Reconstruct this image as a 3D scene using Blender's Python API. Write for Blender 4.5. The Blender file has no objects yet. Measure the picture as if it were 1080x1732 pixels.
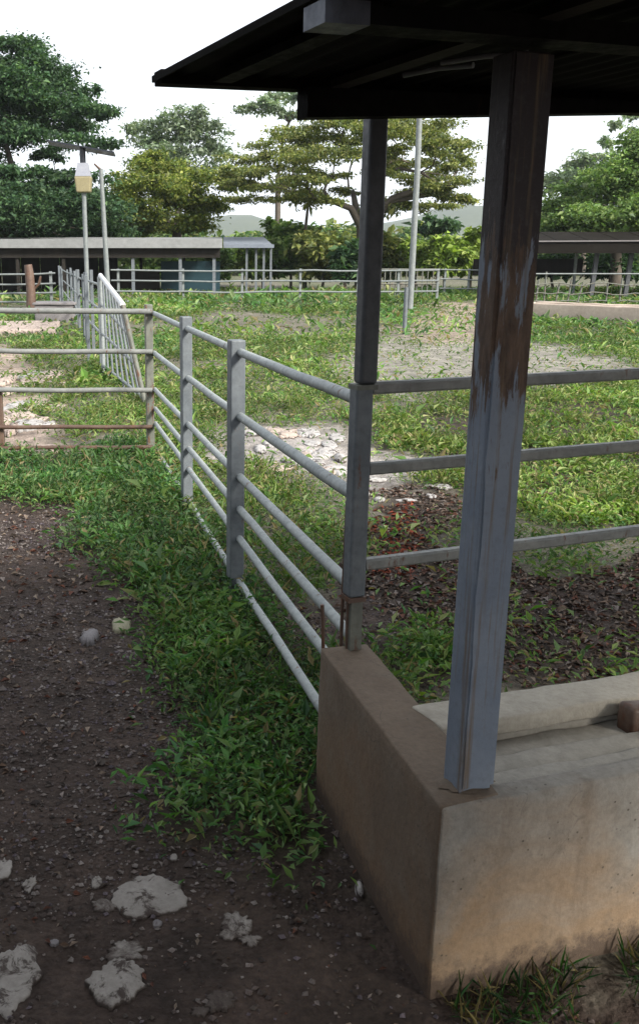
import bpy, math, random
import numpy as np
from mathutils import Vector, Matrix

# ------------------------------------------------------------------ camera, sky, sun, exposure
S = bpy.context.scene
COL = S.collection
IW, IH = 1080.0, 1732.0                 # size of the photograph, used to read positions off it
FOC, CX, CY, CAMH = 1600.0, 370.0, 866.0, 1.6
PITCH = math.atan((866 - 438) / FOC)
cam_d = bpy.data.cameras.new('camera')
cam_d.sensor_fit = 'VERTICAL'
cam_d.sensor_height = 24.0
cam_d.lens = 24.0 * FOC / IH
cam_d.shift_x = (IW / 2 - CX) / IH
cam_d.clip_start = 0.05
cam_d.clip_end = 6000
cam = bpy.data.objects.new('camera', cam_d)
cam.location = (0, 0, CAMH)
cam.rotation_euler = (math.pi / 2 - PITCH, 0, 0)
COL.objects.link(cam)
S.camera = cam

SUN_AZ, SUN_EL = math.radians(132), math.radians(34)      # clockwise from +Y (view direction)
world = bpy.data.worlds.new('World')
S.world = world
world.use_nodes = True
wn, wl = world.node_tree.nodes, world.node_tree.links
wn.clear()
w_out = wn.new('ShaderNodeOutputWorld')
w_bg = wn.new('ShaderNodeBackground')
w_sky = wn.new('ShaderNodeTexSky')
w_sky.sky_type = 'NISHITA'
w_sky.sun_disc = False
w_sky.sun_elevation = SUN_EL
w_sky.sun_rotation = SUN_AZ
w_sky.dust_density = 4.0
w_sky.air_density = 1.0
w_mix = wn.new('ShaderNodeMix')
w_mix.data_type = 'RGBA'
w_mix.inputs[0].default_value = 0.8                        # high thin overcast over the blue
w_mix.inputs[7].default_value = (8.2, 8.5, 8.9, 1)
wl.new(w_sky.outputs[0], w_mix.inputs[6])
wl.new(w_mix.outputs[2], w_bg.inputs[0])
w_bg.inputs[1].default_value = 0.08
wl.new(w_bg.outputs[0], w_out.inputs[0])

sun_d = bpy.data.lights.new('sun', 'SUN')
sun_d.energy = 3.2
sun_d.angle = math.radians(13)
sun_d.color = (1.0, 0.95, 0.86)
sun = bpy.data.objects.new('sun', sun_d)
sdir = Vector((math.sin(SUN_AZ) * math.cos(SUN_EL), math.cos(SUN_AZ) * math.cos(SUN_EL), math.sin(SUN_EL)))
sun.rotation_euler = sdir.to_track_quat('Z', 'Y').to_euler()
sun.location = sdir * 40
COL.objects.link(sun)

S.view_settings.view_transform = 'Standard'
S.view_settings.look = 'None'
S.view_settings.exposure = 1.3
S.view_settings.gamma = 1.0
S.view_settings.use_curve_mapping = False
S.cycles.max_bounces = 4
S.cycles.diffuse_bounces = 2
S.cycles.glossy_bounces = 2
S.cycles.transmission_bounces = 3

# ------------------------------------------------------------------ helpers
rnd = random.Random(5)
RS = np.random.RandomState(11)
_cp, _sp = math.cos(PITCH), math.sin(PITCH)

def ray(x, y):
    a, b = (x - CX) / FOC, -(y - CY) / FOC
    return np.array([a, b * _sp + _cp, b * _cp - _sp])

def G(x, y, z=0.0):                      # the place at height z seen at a pixel of the photograph
    d = ray(x, y); t = (z - CAMH) / d[2]
    return Vector((d[0] * t, d[1] * t, z))

def at(x, y, Y):                         # the place at distance Y seen at a pixel
    d = ray(x, y); t = Y / d[1]
    return Vector((d[0] * t, Y, CAMH + d[2] * t))

def hash2(ix, iy, seed):
    h = (ix * 374761393 + iy * 668265263 + seed * 974634777) & 0xffffffff
    h = ((h ^ (h >> 13)) * 1274126177) & 0xffffffff
    return ((h ^ (h >> 16)) & 0xffff) / 65535.0

def vnoise(x, y, seed=0):
    x = np.asarray(x, float); y = np.asarray(y, float)
    ix = np.floor(x).astype(np.int64); iy = np.floor(y).astype(np.int64)
    fx, fy = x - ix, y - iy
    fx = fx * fx * (3 - 2 * fx); fy = fy * fy * (3 - 2 * fy)
    a = hash2(ix, iy, seed); b = hash2(ix + 1, iy, seed)
    c = hash2(ix, iy + 1, seed); d = hash2(ix + 1, iy + 1, seed)
    return (a * (1 - fx) + b * fx) * (1 - fy) + (c * (1 - fx) + d * fx) * fy

def fbm(x, y, seed=0, octs=4):
    s, a, t = 0.0, 1.0, 0.0
    for i in range(octs):
        s = s + a * vnoise(np.asarray(x) * 2 ** i, np.asarray(y) * 2 ** i, seed + i); t += a; a *= 0.5
    return s / t

def wloc(o):
    v = Vector((0, 0, 0))
    while o is not None:
        v = v + o.location; o = o.parent
    return v

def tag(o, label=None, cat=None, group=None, kind=None):
    if label: o['label'] = label
    if cat: o['category'] = cat
    if group: o['group'] = group
    if kind: o['kind'] = kind
    return o

def thing(name, loc, label, cat, group=None):
    o = bpy.data.objects.new(name, None)
    o.empty_display_size = 0.1
    o.location = loc
    COL.objects.link(o)
    return tag(o, label, cat, group)

def link(name, me, mat, parent=None, loc=None):
    if mat is not None and len(me.materials) == 0:
        me.materials.append(mat)
    o = bpy.data.objects.new(name, me)
    COL.objects.link(o)
    if parent is not None: o.parent = parent
    if loc is not None: o.location = loc
    return o

class MB:
    """collects shapes in world coordinates, builds ONE mesh object"""
    def __init__(s):
        s.v, s.f, s.smooth = [], [], []
    def add(s, vs, fs, smooth=False):
        n = len(s.v)
        s.v += [tuple(v) for v in vs]
        for f in fs:
            s.f.append([i + n for i in f]); s.smooth.append(smooth)
        return s
    def hexa(s, b, t):                   # bottom ring and top ring (same count)
        n = len(b)
        fs = [list(range(n))[::-1], list(range(n, 2 * n))]
        for i in range(n):
            j = (i + 1) % n
            fs.append([i, j, n + j, n + i])
        return s.add(list(b) + list(t), fs)
    def bar(s, p, q, w, h, up=(0, 0, 1), bev=0.0):          # rectangular section bar
        p, q = Vector(p), Vector(q)
        d = (q - p).normalized()
        side = d.cross(Vector(up))
        if side.length < 1e-4: side = d.cross(Vector((1, 0, 0)))
        side.normalize(); u2 = side.cross(d).normalized()
        b = bev
        prof = [(-w/2 + b, -h/2), (w/2 - b, -h/2), (w/2, -h/2 + b), (w/2, h/2 - b), (w/2 - b, h/2), (-w/2 + b, h/2), (-w/2, h/2 - b), (-w/2, -h/2 + b)] if b > 0 else [(-w/2, -h/2), (w/2, -h/2), (w/2, h/2), (-w/2, h/2)]
        r0 = [p + side * a + u2 * c for a, c in prof]
        r1 = [q + side * a + u2 * c for a, c in prof]
        return s.hexa(r1, r0)
    def tube(s, pts, rad, n=10, caps=True):
        pts = [Vector(p) for p in pts]
        if not hasattr(rad, '__len__'): rad = [rad] * len(pts)
        rings = []
        ref = Vector((0.31, 0.17, 0.93))
        for i, p in enumerate(pts):
            d = (pts[min(i + 1, len(pts) - 1)] - pts[max(i - 1, 0)]).normalized()
            if abs(d.dot(ref)) > 0.9: ref = Vector((0.9, 0.3, 0.1))
            a = d.cross(ref).normalized(); b = a.cross(d)
            rings.append([p + (a * math.cos(2 * math.pi * k / n) + b * math.sin(2 * math.pi * k / n)) * rad[i] for k in range(n)])
        vs = [v for r in rings for v in r]; fs = []
        for i in range(len(rings) - 1):
            for k in range(n):
                l = (k + 1) % n
                fs.append([i * n + k, (i + 1) * n + k, (i + 1) * n + l, i * n + l])
        s.add(vs, fs, True)
        if caps:
            s.add(rings[0], [list(range(n))]); s.add(rings[-1], [list(range(n))[::-1]])
        return s
    def build(s, name, mat, parent=None):
        off = wloc(parent) if parent is not None else Vector((0, 0, 0))
        own = None
        vs = s.v
        if parent is None:
            c = np.array(vs); own = Vector((c[:, 0].mean(), c[:, 1].mean(), c[:, 2].min())); off = own
        me = bpy.data.meshes.new(name)
        me.from_pydata([(x - off.x, y - off.y, z - off.z) for x, y, z in vs], [], s.f)
        me.polygons.foreach_set('use_smooth', s.smooth)
        me.update()
        return link(name, me, mat, parent, own)

def np_mesh(name, verts, faces, cols=None, smooth=False, uvw=None):
    """faces: (M,k) int array; cols: (N,3) point colours"""
    me = bpy.data.meshes.new(name)
    verts = np.asarray(verts, np.float32); faces = np.asarray(faces, np.int32)
    k = faces.shape[1]
    me.vertices.add(len(verts)); me.vertices.foreach_set('co', verts.ravel())
    me.loops.add(faces.size); me.loops.foreach_set('vertex_index', faces.ravel())
    me.polygons.add(len(faces))
    me.polygons.foreach_set('loop_start', np.arange(0, faces.size, k, dtype=np.int32))
    me.polygons.foreach_set('use_smooth', np.full(len(faces), smooth))
    if cols is not None:
        a = me.attributes.new('tint', 'FLOAT_COLOR', 'POINT')
        c4 = np.ones((len(verts), 4), np.float32); c4[:, :3] = cols
        a.data.foreach_set('color', c4.ravel())
    me.update(calc_edges=True)
    me.validate()
    return me

def leaf_mesh(name, P, D, Nn, L, Wd, C, fold=0.25):
    """rhombic folded leaves: base P, direction D, normal Nn, length, width, colour"""
    n = len(P)
    D = D / np.linalg.norm(D, axis=1, keepdims=True)
    Sd = np.cross(D, Nn); Sd /= (np.linalg.norm(Sd, axis=1, keepdims=True) + 1e-9)
    Up = np.cross(Sd, D)
    L = L[:, None]; Wd = Wd[:, None]
    v0 = P; v2 = P + D * L - Up * L * 0.12
    mid = P + D * L * 0.45 + Up * Wd * fold
    v1 = mid - Sd * Wd * 0.5; v3 = mid + Sd * Wd * 0.5
    V = np.stack([v0, v1, v2, v3], 1).reshape(-1, 3)
    b = np.arange(n)[:, None] * 4
    F = np.concatenate([b + np.array([[0, 1, 2]]), b + np.array([[0, 2, 3]])], 1).reshape(-1, 3)
    return np_mesh(name, V, F, np.repeat(C, 4, 0))

# ------------------------------------------------------------------ materials
def mat_new(name):
    m = bpy.data.materials.new(name); m.use_nodes = True
    nt = m.node_tree; nt.nodes.clear()
    out = nt.nodes.new('ShaderNodeOutputMaterial')
    return m, nt, out

def nd(nt, typ, **kw):
    n = nt.nodes.new(typ)
    for k, v in kw.items():
        setattr(n, k, v)
    return n

def ramp(nt, src, stops):
    r = nd(nt, 'ShaderNodeValToRGB')
    el = r.color_ramp.elements
    while len(el) < len(stops): el.new(0.5)
    for e, (p, c) in zip(el, stops):
        e.position = p
        e.color = (c, c, c, 1) if not hasattr(c, '__len__') else (*c, 1)
    nt.links.new(src, r.inputs[0])
    return r.outputs[0]

def noise(nt, scale, detail=6, rough=0.6, vec=None, dist=0.0):
    n = nd(nt, 'ShaderNodeTexNoise')
    n.inputs['Scale'].default_value = scale; n.inputs['Detail'].default_value = detail
    n.inputs['Roughness'].default_value = rough; n.inputs['Distortion'].default_value = dist
    if vec is not None: nt.links.new(vec, n.inputs['Vector'])
    return n.outputs[0]

def mix(nt, fac, a, b, mode='MIX'):
    m = nd(nt, 'ShaderNodeMix', data_type='RGBA', blend_type=mode)
    for sock, val in ((m.inputs[0], fac), (m.inputs[6], a), (m.inputs[7], b)):
        if hasattr(val, 'is_output'): nt.links.new(val, sock)
        elif hasattr(val, '__len__'): sock.default_value = (*val, 1)
        else: sock.default_value = val
    return m.outputs[2]

def math_n(nt, op, a, b=0.0):
    m = nd(nt, 'ShaderNodeMath', operation=op)
    for sock, val in ((m.inputs[0], a), (m.inputs[1], b)):
        if hasattr(val, 'is_output'): nt.links.new(val, sock)
        else: sock.default_value = val
    return m.outputs[0]

def world_pos(nt, scale=(1, 1, 1)):
    g = nd(nt, 'ShaderNodeNewGeometry')
    m = nd(nt, 'ShaderNodeMapping'); m.inputs['Scale'].default_value = scale
    nt.links.new(g.outputs['Position'], m.inputs[0])
    return m.outputs[0]

def finish(nt, out, col, rough=0.7, bump=None, bstr=0.3, bdist=0.01, metal=0.0, spec=0.5):
    b = nd(nt, 'ShaderNodeBsdfPrincipled')
    if hasattr(col, 'is_output'): nt.links.new(col, b.inputs['Base Color'])
    else: b.inputs['Base Color'].default_value = (*col, 1)
    if hasattr(rough, 'is_output'): nt.links.new(rough, b.inputs['Roughness'])
    else: b.inputs['Roughness'].default_value = rough
    b.inputs['Metallic'].default_value = metal
    b.inputs['Specular IOR Level'].default_value = spec
    if bump is not None:
        bp = nd(nt, 'ShaderNodeBump'); bp.inputs['Strength'].default_value = bstr
        bp.inputs['Distance'].default_value = bdist
        nt.links.new(bump, bp.inputs['Height']); nt.links.new(bp.outputs[0], b.inputs['Normal'])
    nt.links.new(b.outputs[0], out.inputs[0])
    return b

def m_paint(name, base, alt, rust=(0.11, 0.045, 0.022), amount=0.64, rough=0.55, spec=0.5):
    """weathered painted steel pipe: mottled paint, some rust"""
    m, nt, out = mat_new(name)
    p = world_pos(nt)
    n1 = noise(nt, 9, 5, 0.6, p); n2 = noise(nt, 38, 6, 0.7, p)
    c = mix(nt, ramp(nt, n1, [(0.35, 0.0), (0.65, 1.0)]), base, alt)
    ps = world_pos(nt, (22, 22, 6))
    n3 = noise(nt, 1.0, 8, 0.72, ps)
    c = mix(nt, ramp(nt, n3, [(amount, 0.0), (amount + 0.07, 1.0)]), c, rust)
    c = mix(nt, ramp(nt, n2, [(0.45, 0.0), (0.75, 0.45)]), c, (base[0] * 0.5, base[1] * 0.48, base[2] * 0.44))
    finish(nt, out, c, ramp(nt, n2, [(0.3, rough - 0.12), (0.7, rough + 0.2)]), n2, 0.25, 0.004, spec=spec)
    return m

def m_plain(name, c1, c2, scale=6, rough=0.8, bump=0.3, stretch=(1, 1, 1), dist=0.01, spec=0.4):
    m, nt, out = mat_new(name)
    p = world_pos(nt, stretch)
    n1 = noise(nt, scale, 8, 0.65, p); n2 = noise(nt, scale * 7, 5, 0.7, p)
    c = mix(nt, ramp(nt, n1, [(0.3, 0.0), (0.7, 1.0)]), c1, c2)
    c = mix(nt, ramp(nt, n2, [(0.4, 0.0), (0.8, 0.5)]), c, (c1[0] * 0.5, c1[1] * 0.5, c1[2] * 0.5))
    finish(nt, out, c, rough, n2, bump, dist, spec=spec)
    return m

def m_leaf(name, trans=0.3, rough=0.55, gain=1.0):
    m, nt, out = mat_new(name)
    a = nd(nt, 'ShaderNodeAttribute', attribute_name='tint')
    d = nd(nt, 'ShaderNodeBsdfPrincipled'); d.inputs['Roughness'].default_value = rough
    d.inputs['Specular IOR Level'].default_value = 0.3
    t = nd(nt, 'ShaderNodeBsdfTranslucent')
    nt.links.new(a.outputs['Color'], d.inputs['Base Color'])
    tc = mix(nt, 1.0, a.outputs['Color'], (1.35, 1.5, 0.6), 'MULTIPLY')
    nt.links.new(tc, t.inputs['Color'])
    mx = nd(nt, 'ShaderNodeMixShader'); mx.inputs[0].default_value = trans
    nt.links.new(d.outputs[0], mx.inputs[1]); nt.links.new(t.outputs[0], mx.inputs[2])
    nt.links.new(mx.outputs[0], out.inputs[0])
    return m

def m_tint(name, rough=0.9, scale=60):
    m, nt, out = mat_new(name)
    a = nd(nt, 'ShaderNodeAttribute', attribute_name='tint')
    p = world_pos(nt)
    n = noise(nt, scale, 6, 0.7, p)
    c = mix(nt, 1.0, a.outputs['Color'], ramp(nt, n, [(0.3, 0.62), (0.7, 1.2)]), 'MULTIPLY')
    finish(nt, out, c, rough, n, 0.5, 0.01)
    return m

def m_ground():
    m, nt, out = mat_new('ground_soil')
    a = nd(nt, 'ShaderNodeAttribute', attribute_name='tint')
    p = world_pos(nt)
    n1 = noise(nt, 4.5, 9, 0.68, p); n2 = noise(nt, 42, 7, 0.72, p); n3 = noise(nt, 0.7, 5, 0.6, p)
    v = nd(nt, 'ShaderNodeTexVoronoi'); v.inputs['Scale'].default_value = 60
    nt.links.new(p, v.inputs['Vector'])
    c = mix(nt, 1.0, a.outputs['Color'], ramp(nt, n1, [(0.28, 0.4), (0.5, 0.95), (0.75, 1.7)]), 'MULTIPLY')
    c = mix(nt, 1.0, c, ramp(nt, n2, [(0.3, 0.6), (0.7, 1.3)]), 'MULTIPLY')
    c = mix(nt, 1.0, c, ramp(nt, n3, [(0.3, 0.8), (0.7, 1.15)]), 'MULTIPLY')
    h = math_n(nt, 'ADD', n2, math_n(nt, 'MULTIPLY', v.outputs['Distance'], -0.6))
    finish(nt, out, c, 0.92, h, 0.8, 0.02, spec=0.25)
    return m

def m_column():
    """blue-grey paint on the near column, peeled to rust in a tall patch on the upper half and along the seam"""
    m, nt, out = mat_new('column_paint')
    p = world_pos(nt)
    n1 = noise(nt, 7, 5, 0.6, p); n2 = noise(nt, 55, 6, 0.7, p)
    c = mix(nt, ramp(nt, n1, [(0.35, 0.0), (0.68, 1.0)]), (0.165, 0.20, 0.255), (0.225, 0.26, 0.31))
    sx = nd(nt, 'ShaderNodeSeparateXYZ'); nt.links.new(p, sx.inputs[0])
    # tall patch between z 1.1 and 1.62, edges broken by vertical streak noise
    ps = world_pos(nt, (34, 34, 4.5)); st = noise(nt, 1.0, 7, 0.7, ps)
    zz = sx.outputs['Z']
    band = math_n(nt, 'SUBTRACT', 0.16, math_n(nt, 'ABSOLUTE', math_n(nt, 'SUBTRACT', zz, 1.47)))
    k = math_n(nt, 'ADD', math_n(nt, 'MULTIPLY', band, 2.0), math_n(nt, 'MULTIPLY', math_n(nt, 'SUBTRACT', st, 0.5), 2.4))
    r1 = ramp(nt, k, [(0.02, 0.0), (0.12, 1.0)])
    # above it the shaft turns dark brown with a few pale scraps
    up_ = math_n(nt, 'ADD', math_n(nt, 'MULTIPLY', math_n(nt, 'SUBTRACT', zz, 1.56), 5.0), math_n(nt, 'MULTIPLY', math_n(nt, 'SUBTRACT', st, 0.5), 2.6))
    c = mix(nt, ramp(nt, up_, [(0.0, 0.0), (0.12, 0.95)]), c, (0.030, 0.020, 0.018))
    rc = mix(nt, ramp(nt, noise(nt, 1.0, 6, 0.7, world_pos(nt, (60, 60, 14))), [(0.35, 0.0), (0.65, 1.0)]), (0.045, 0.027, 0.02), (0.135, 0.088, 0.06))
    c = mix(nt, r1, c, rc)
    # runs of ochre stain all down the shaft
    st2 = noise(nt, 1.0, 6, 0.65, world_pos(nt, (46, 46, 1.6)))
    c = mix(nt, ramp(nt, st2, [(0.55, 0.0), (0.66, 0.8)]), c, (0.15, 0.105, 0.06))
    c = mix(nt, ramp(nt, n2, [(0.5, 0.0), (0.8, 0.4)]), c, (0.12, 0.12, 0.12))
    finish(nt, out, c, ramp(nt, n2, [(0.3, 0.42), (0.7, 0.65)]), math_n(nt, 'ADD', n2, r1), 0.3, 0.004, spec=0.22)
    return m

def m_concrete(name='stained_concrete', a=(0.22, 0.205, 0.18), b=(0.32, 0.30, 0.265)):
    """old cement render, grey above, stained ochre by splashed soil low down and in blotches"""
    m, nt, out = mat_new(name)
    p = world_pos(nt)
    n1 = noise(nt, 3.2, 8, 0.62, p, 0.4); n2 = noise(nt, 60, 6, 0.72, p); n3 = noise(nt, 9, 6, 0.65, p)
    c = mix(nt, ramp(nt, n1, [(0.3, 0.0), (0.7, 1.0)]), a, b)
    sx = nd(nt, 'ShaderNodeSeparateXYZ'); nt.links.new(p, sx.inputs[0])
    low = math_n(nt, 'ADD', math_n(nt, 'MULTIPLY', sx.outputs['Z'], -1.9), math_n(nt, 'MULTIPLY', math_n(nt, 'SUBTRACT', noise(nt, 2.3, 5, .6, p, .8), .16), 2.0))
    c = mix(nt, ramp(nt, low, [(0.0, 0.0), (0.5, 0.75)]), c, (0.27, 0.165, 0.08) if a[0] > .2 else (0.17, 0.105, 0.06))
    c = mix(nt, ramp(nt, n3, [(0.5, 0.0), (0.72, 0.6)]), c, (0.17, 0.14, 0.11))
    c = mix(nt, ramp(nt, noise(nt, 1.0, 6, 0.6, world_pos(nt, (14, 14, 1.2))), [(0.55, 0.0), (0.75, 0.55)]), c, (0.15, 0.105, 0.07))
    c = mix(nt, 1.0, c, ramp(nt, n2, [(0.3, 0.8), (0.7, 1.12)]), 'MULTIPLY')
    # mud splashed up from the ground, pores and hairline cracks
    sp_ = math_n(nt, 'ADD', math_n(nt, 'MULTIPLY', sx.outputs['Z'], -7.0), math_n(nt, 'MULTIPLY', noise(nt, 24, 7, .75, p), 1.6))
    c = mix(nt, ramp(nt, sp_, [(0.15, 0.0), (0.55, 0.85)]), c, (0.07, 0.048, 0.036))
    po = nd(nt, 'ShaderNodeTexVoronoi'); po.inputs['Scale'].default_value = 46; nt.links.new(p, po.inputs['Vector'])
    pore = ramp(nt, po.outputs['Distance'], [(0.10, 1.0), (0.17, 0.0)])
    c = mix(nt, math_n(nt, 'MULTIPLY', pore, ramp(nt, n3, [(.5, 0.0), (.6, .8)])), c, (0.05, 0.04, 0.03))
    cr = nd(nt, 'ShaderNodeTexVoronoi', feature='DISTANCE_TO_EDGE'); cr.inputs['Scale'].default_value = 3.4
    cv = nd(nt, 'ShaderNodeVectorMath', operation='ADD'); cn = nd(nt, 'ShaderNodeTexNoise'); cn.inputs['Scale'].default_value = 6; nt.links.new(p, cn.inputs['Vector'])
    cs = nd(nt, 'ShaderNodeVectorMath', operation='SCALE'); cs.inputs[3].default_value = .25; nt.links.new(cn.outputs['Color'], cs.inputs[0])
    nt.links.new(p, cv.inputs[0]); nt.links.new(cs.outputs[0], cv.inputs[1]); nt.links.new(cv.outputs[0], cr.inputs['Vector'])
    c = mix(nt, math_n(nt, 'MULTIPLY', ramp(nt, cr.outputs['Distance'], [(0.002, 1.0), (0.006, 0.0)]), ramp(nt, n1, [(.56, 0.0), (.64, .55)])), c, (0.045, 0.036, 0.03))
    finish(nt, out, c, 0.88, math_n(nt, 'ADD', n2, math_n(nt, 'MULTIPLY', n3, 2.0)), 0.35, 0.008)
    return m

def m_stone(name, c1, c2):
    m, nt, out = mat_new(name)
    p = world_pos(nt)
    n1 = noise(nt, 10, 8, 0.65, p); n2 = noise(nt, 70, 6, 0.7, p); n3 = noise(nt, 15, 9, 0.75, p, 0.6)
    c = mix(nt, ramp(nt, n1, [(0.3, 0.0), (0.7, 1.0)]), c1, c2)
    c = mix(nt, ramp(nt, n2, [(0.42, 0.0), (0.8, 0.5)]), c, (c1[0] * .55, c1[1] * .5, c1[2] * .45))
    tc = nd(nt, 'ShaderNodeTexCoord'); so = nd(nt, 'ShaderNodeSeparateXYZ'); nt.links.new(tc.outputs['Object'], so.inputs[0])
    edge = math_n(nt, 'ADD', math_n(nt, 'MULTIPLY', so.outputs['Z'], -75.0), math_n(nt, 'MULTIPLY', n3, 1.7))
    c = mix(nt, ramp(nt, edge, [(0.12, 0.0), (0.42, 0.9)]), c, (0.055, 0.042, 0.036))  # soil washed over the rim
    c = mix(nt, ramp(nt, n3, [(0.515, 0.0), (0.58, 0.92)]), c, (0.045, 0.034, 0.03))     # soil lying in its hollows
    finish(nt, out, c, 0.92, math_n(nt, 'ADD', n2, n1), 0.5, 0.008, spec=.2)
    return m
M = {}
M['ground'] = m_ground()
M['pipe'] = m_paint('pipe_paint', (0.215, 0.24, 0.245), (0.30, 0.325, 0.32), amount=0.61)
M['pipe_dull'] = m_paint('dull_pipe_paint', (0.16, 0.165, 0.16), (0.23, 0.235, 0.22), amount=0.60)
M['post'] = m_paint('post_paint', (0.095, 0.11, 0.125), (0.14, 0.157, 0.17), amount=0.62)
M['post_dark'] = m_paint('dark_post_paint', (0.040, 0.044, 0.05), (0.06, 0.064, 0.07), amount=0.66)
M['post_old'] = m_paint('old_post_paint', (0.10, 0.105, 0.09), (0.15, 0.155, 0.13), amount=0.55)
M['rusty'] = m_paint('rusty_steel', (0.085, 0.048, 0.034), (0.13, 0.085, 0.062), amount=0.55)
M['white_pipe'] = m_paint('white_pipe_paint', (0.5, 0.52, 0.54), (0.6, 0.61, 0.62), amount=0.75)
M['galv'] = m_paint('galvanised_pole', (0.15, 0.168, 0.172), (0.21, 0.228, 0.225), amount=0.72)
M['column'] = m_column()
M['concrete'] = m_concrete()
M['concrete_brown'] = m_concrete('shaded_brown_concrete', (0.11, 0.08, 0.056), (0.17, 0.126, 0.09))  # brown stain plus the end wall's shade, painted as a darker base
M['coping'] = m_plain('pale_cement', (0.36, 0.33, 0.275), (0.47, 0.435, 0.37), 8, 0.85, 0.35)
M['trough_floor'] = m_plain('worn_cement', (0.27, 0.255, 0.22), (0.38, 0.355, 0.31), 7, 0.85, 0.4, (1, 1, 1))
M['roof_under'] = m_plain('black_roof_sheet', (0.004, 0.0036, 0.0035), (0.008, 0.007, 0.006), 4, 0.9, 0.2, spec=0.05)  # near-black base colour of the roof undersides
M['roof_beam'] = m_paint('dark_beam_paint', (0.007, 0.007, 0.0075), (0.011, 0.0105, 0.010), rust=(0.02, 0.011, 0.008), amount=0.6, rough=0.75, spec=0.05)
M['beam_lit'] = m_paint('lit_beam_paint', (0.06, 0.07, 0.095), (0.085, 0.095, 0.12), amount=0.7)  # paler copy of the beam colour, light on its end painted in
M['shed_roof'] = m_plain('zinc_sheet', (0.20, 0.205, 0.205), (0.26, 0.265, 0.265), 0.6, 0.6, 0.1, (1, 1, 1))
M['shed_roof_blue'] = m_plain('blue_zinc_sheet', (0.15, 0.17, 0.21), (0.19, 0.215, 0.25), 0.6, 0.6, 0.1)
M['dark_wood'] = m_plain('dark_boards', (0.018, 0.016, 0.014), (0.032, 0.028, 0.024), 3, 0.85, 0.3, (1, 1, 0.2), spec=0.1)
M['teal'] = m_plain('teal_sheet', (0.006, 0.03, 0.043), (0.01, 0.042, 0.055), 1.5, 0.6, 0.1)
M['dark_roof'] = m_plain('brown_roof_sheet', (0.010, 0.0085, 0.007), (0.017, 0.0145, 0.012), 1.2, 0.8, 0.2, spec=0.05)
M['pink_cement'] = m_plain('pinkish_cement', (0.40, 0.32, 0.26), (0.48, 0.40, 0.33), 1.5, 0.9, 0.2)
M['stone'] = m_stone('limestone', (0.20, 0.185, 0.168), (0.29, 0.27, 0.25))
M['stone_yellow'] = m_plain('ochre_stone', (0.25, 0.24, 0.16), (0.33, 0.31, 0.22), 14, 0.9, 0.5)
M['stone_grey'] = m_plain('grey_stone', (0.15, 0.14, 0.145), (0.21, 0.195, 0.195), 14, 0.9, 0.5)
M['white_rock'] = m_stone('white_rock', (0.33, 0.315, 0.305), (0.44, 0.425, 0.415))
M['pink_rock'] = m_stone('pinkish_rock', (0.34, 0.275, 0.235), (0.46, 0.385, 0.34))
M['bark'] = m_plain('bark', (0.075, 0.06, 0.048), (0.13, 0.11, 0.09), 5, 0.95, 0.6, (1, 1, 0.25), 0.03)
M['leaf'] = m_leaf('leaf')
M['herb'] = m_leaf('herb', 0.28)
M['litter'] = m_tint('litter', 0.9, 90)
M['pebble'] = m_tint('pebble', 0.9, 120)
M['hill'] = m_plain('forest_hill', (0.045, 0.06, 0.03), (0.07, 0.085, 0.04), 0.02, 0.95, 0.0)
M['panel_dark'] = m_plain('solar_glass', (0.012, 0.014, 0.02), (0.02, 0.022, 0.03), 2, 0.25, 0.0)
M['yellow_box'] = m_plain('yellowed_plastic', (0.24, 0.205, 0.115), (0.31, 0.27, 0.16), 5, 0.5, 0.1)
M['lamp_grey'] = m_plain('grey_plastic', (0.26, 0.27, 0.32), (0.32, 0.33, 0.37), 5, 0.5, 0.1)

# ------------------------------------------------------------------ ground: one sheet, zones of soil, herbs, pale rubble
def px_poly(pts):
    return np.array([[*G(x, y).xy] for x, y in pts])

Z_GREEN = px_poly([(-200, 770), (-200, 850), (0, 852), (95, 852), (150, 885), (190, 935), (212, 1000), (232, 1070), (262, 1130), (272, 1185), (262, 1280), (305, 1345), (330, 1405), (440, 1420), (520, 1475), (575, 1470), (560, 1380), (560, 1150), (450, 1000), (330, 840), (262, 755), (110, 782)])
Z_WALLGREEN = px_poly([(610, 1010), (640, 1010), (700, 1090), (770, 1110), (770, 1190), (700, 1230), (560, 1130), (420, 1000), (430, 960), (520, 1040)])
Z_LITTER = px_poly([(605, 850), (690, 828), (760, 880), (800, 930), (880, 950), (1000, 960), (1200, 950), (1200, 1190), (850, 1200), (720, 1140), (660, 1070), (605, 1000)])
Z_BRIGHT = px_poly([(650, 700), (760, 665), (880, 655), (1250, 645), (1250, 930), (1080, 900), (960, 890), (880, 880), (760, 860), (660, 780)])
Z_PALE = px_poly([(330, 770), (420, 735), (470, 715), (560, 722), (640, 770), (790, 790), (800, 812), (600, 835), (520, 815), (440, 812)])
Z_MIDGREEN = px_poly([(265, 600), (330, 560), (420, 570), (590, 640), (700, 690), (620, 725), (470, 705), (400, 735), (300, 760), (265, 700)])
Z_TAN = px_poly([(540, 590), (640, 572), (760, 566), (1000, 585), (1100, 610), (1000, 648), (800, 662), (640, 668), (590, 640)])
Z_TAN3 = px_poly([(330, 545), (520, 535), (620, 548), (500, 566), (380, 566)])
Z_TAN2 = px_poly([(690, 518), (800, 512), (900, 520), (830, 580), (700, 575)])
Z_LEFTPALE = px_poly([(-300, 585), (60, 585), (78, 640), (95, 700), (100, 765), (60, 785), (-300, 790)])
Z_LEFTGREEN = px_poly([(90, 560), (160, 540), (230, 600), (250, 700), (240, 760), (110, 770), (90, 690), (40, 640)])

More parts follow.
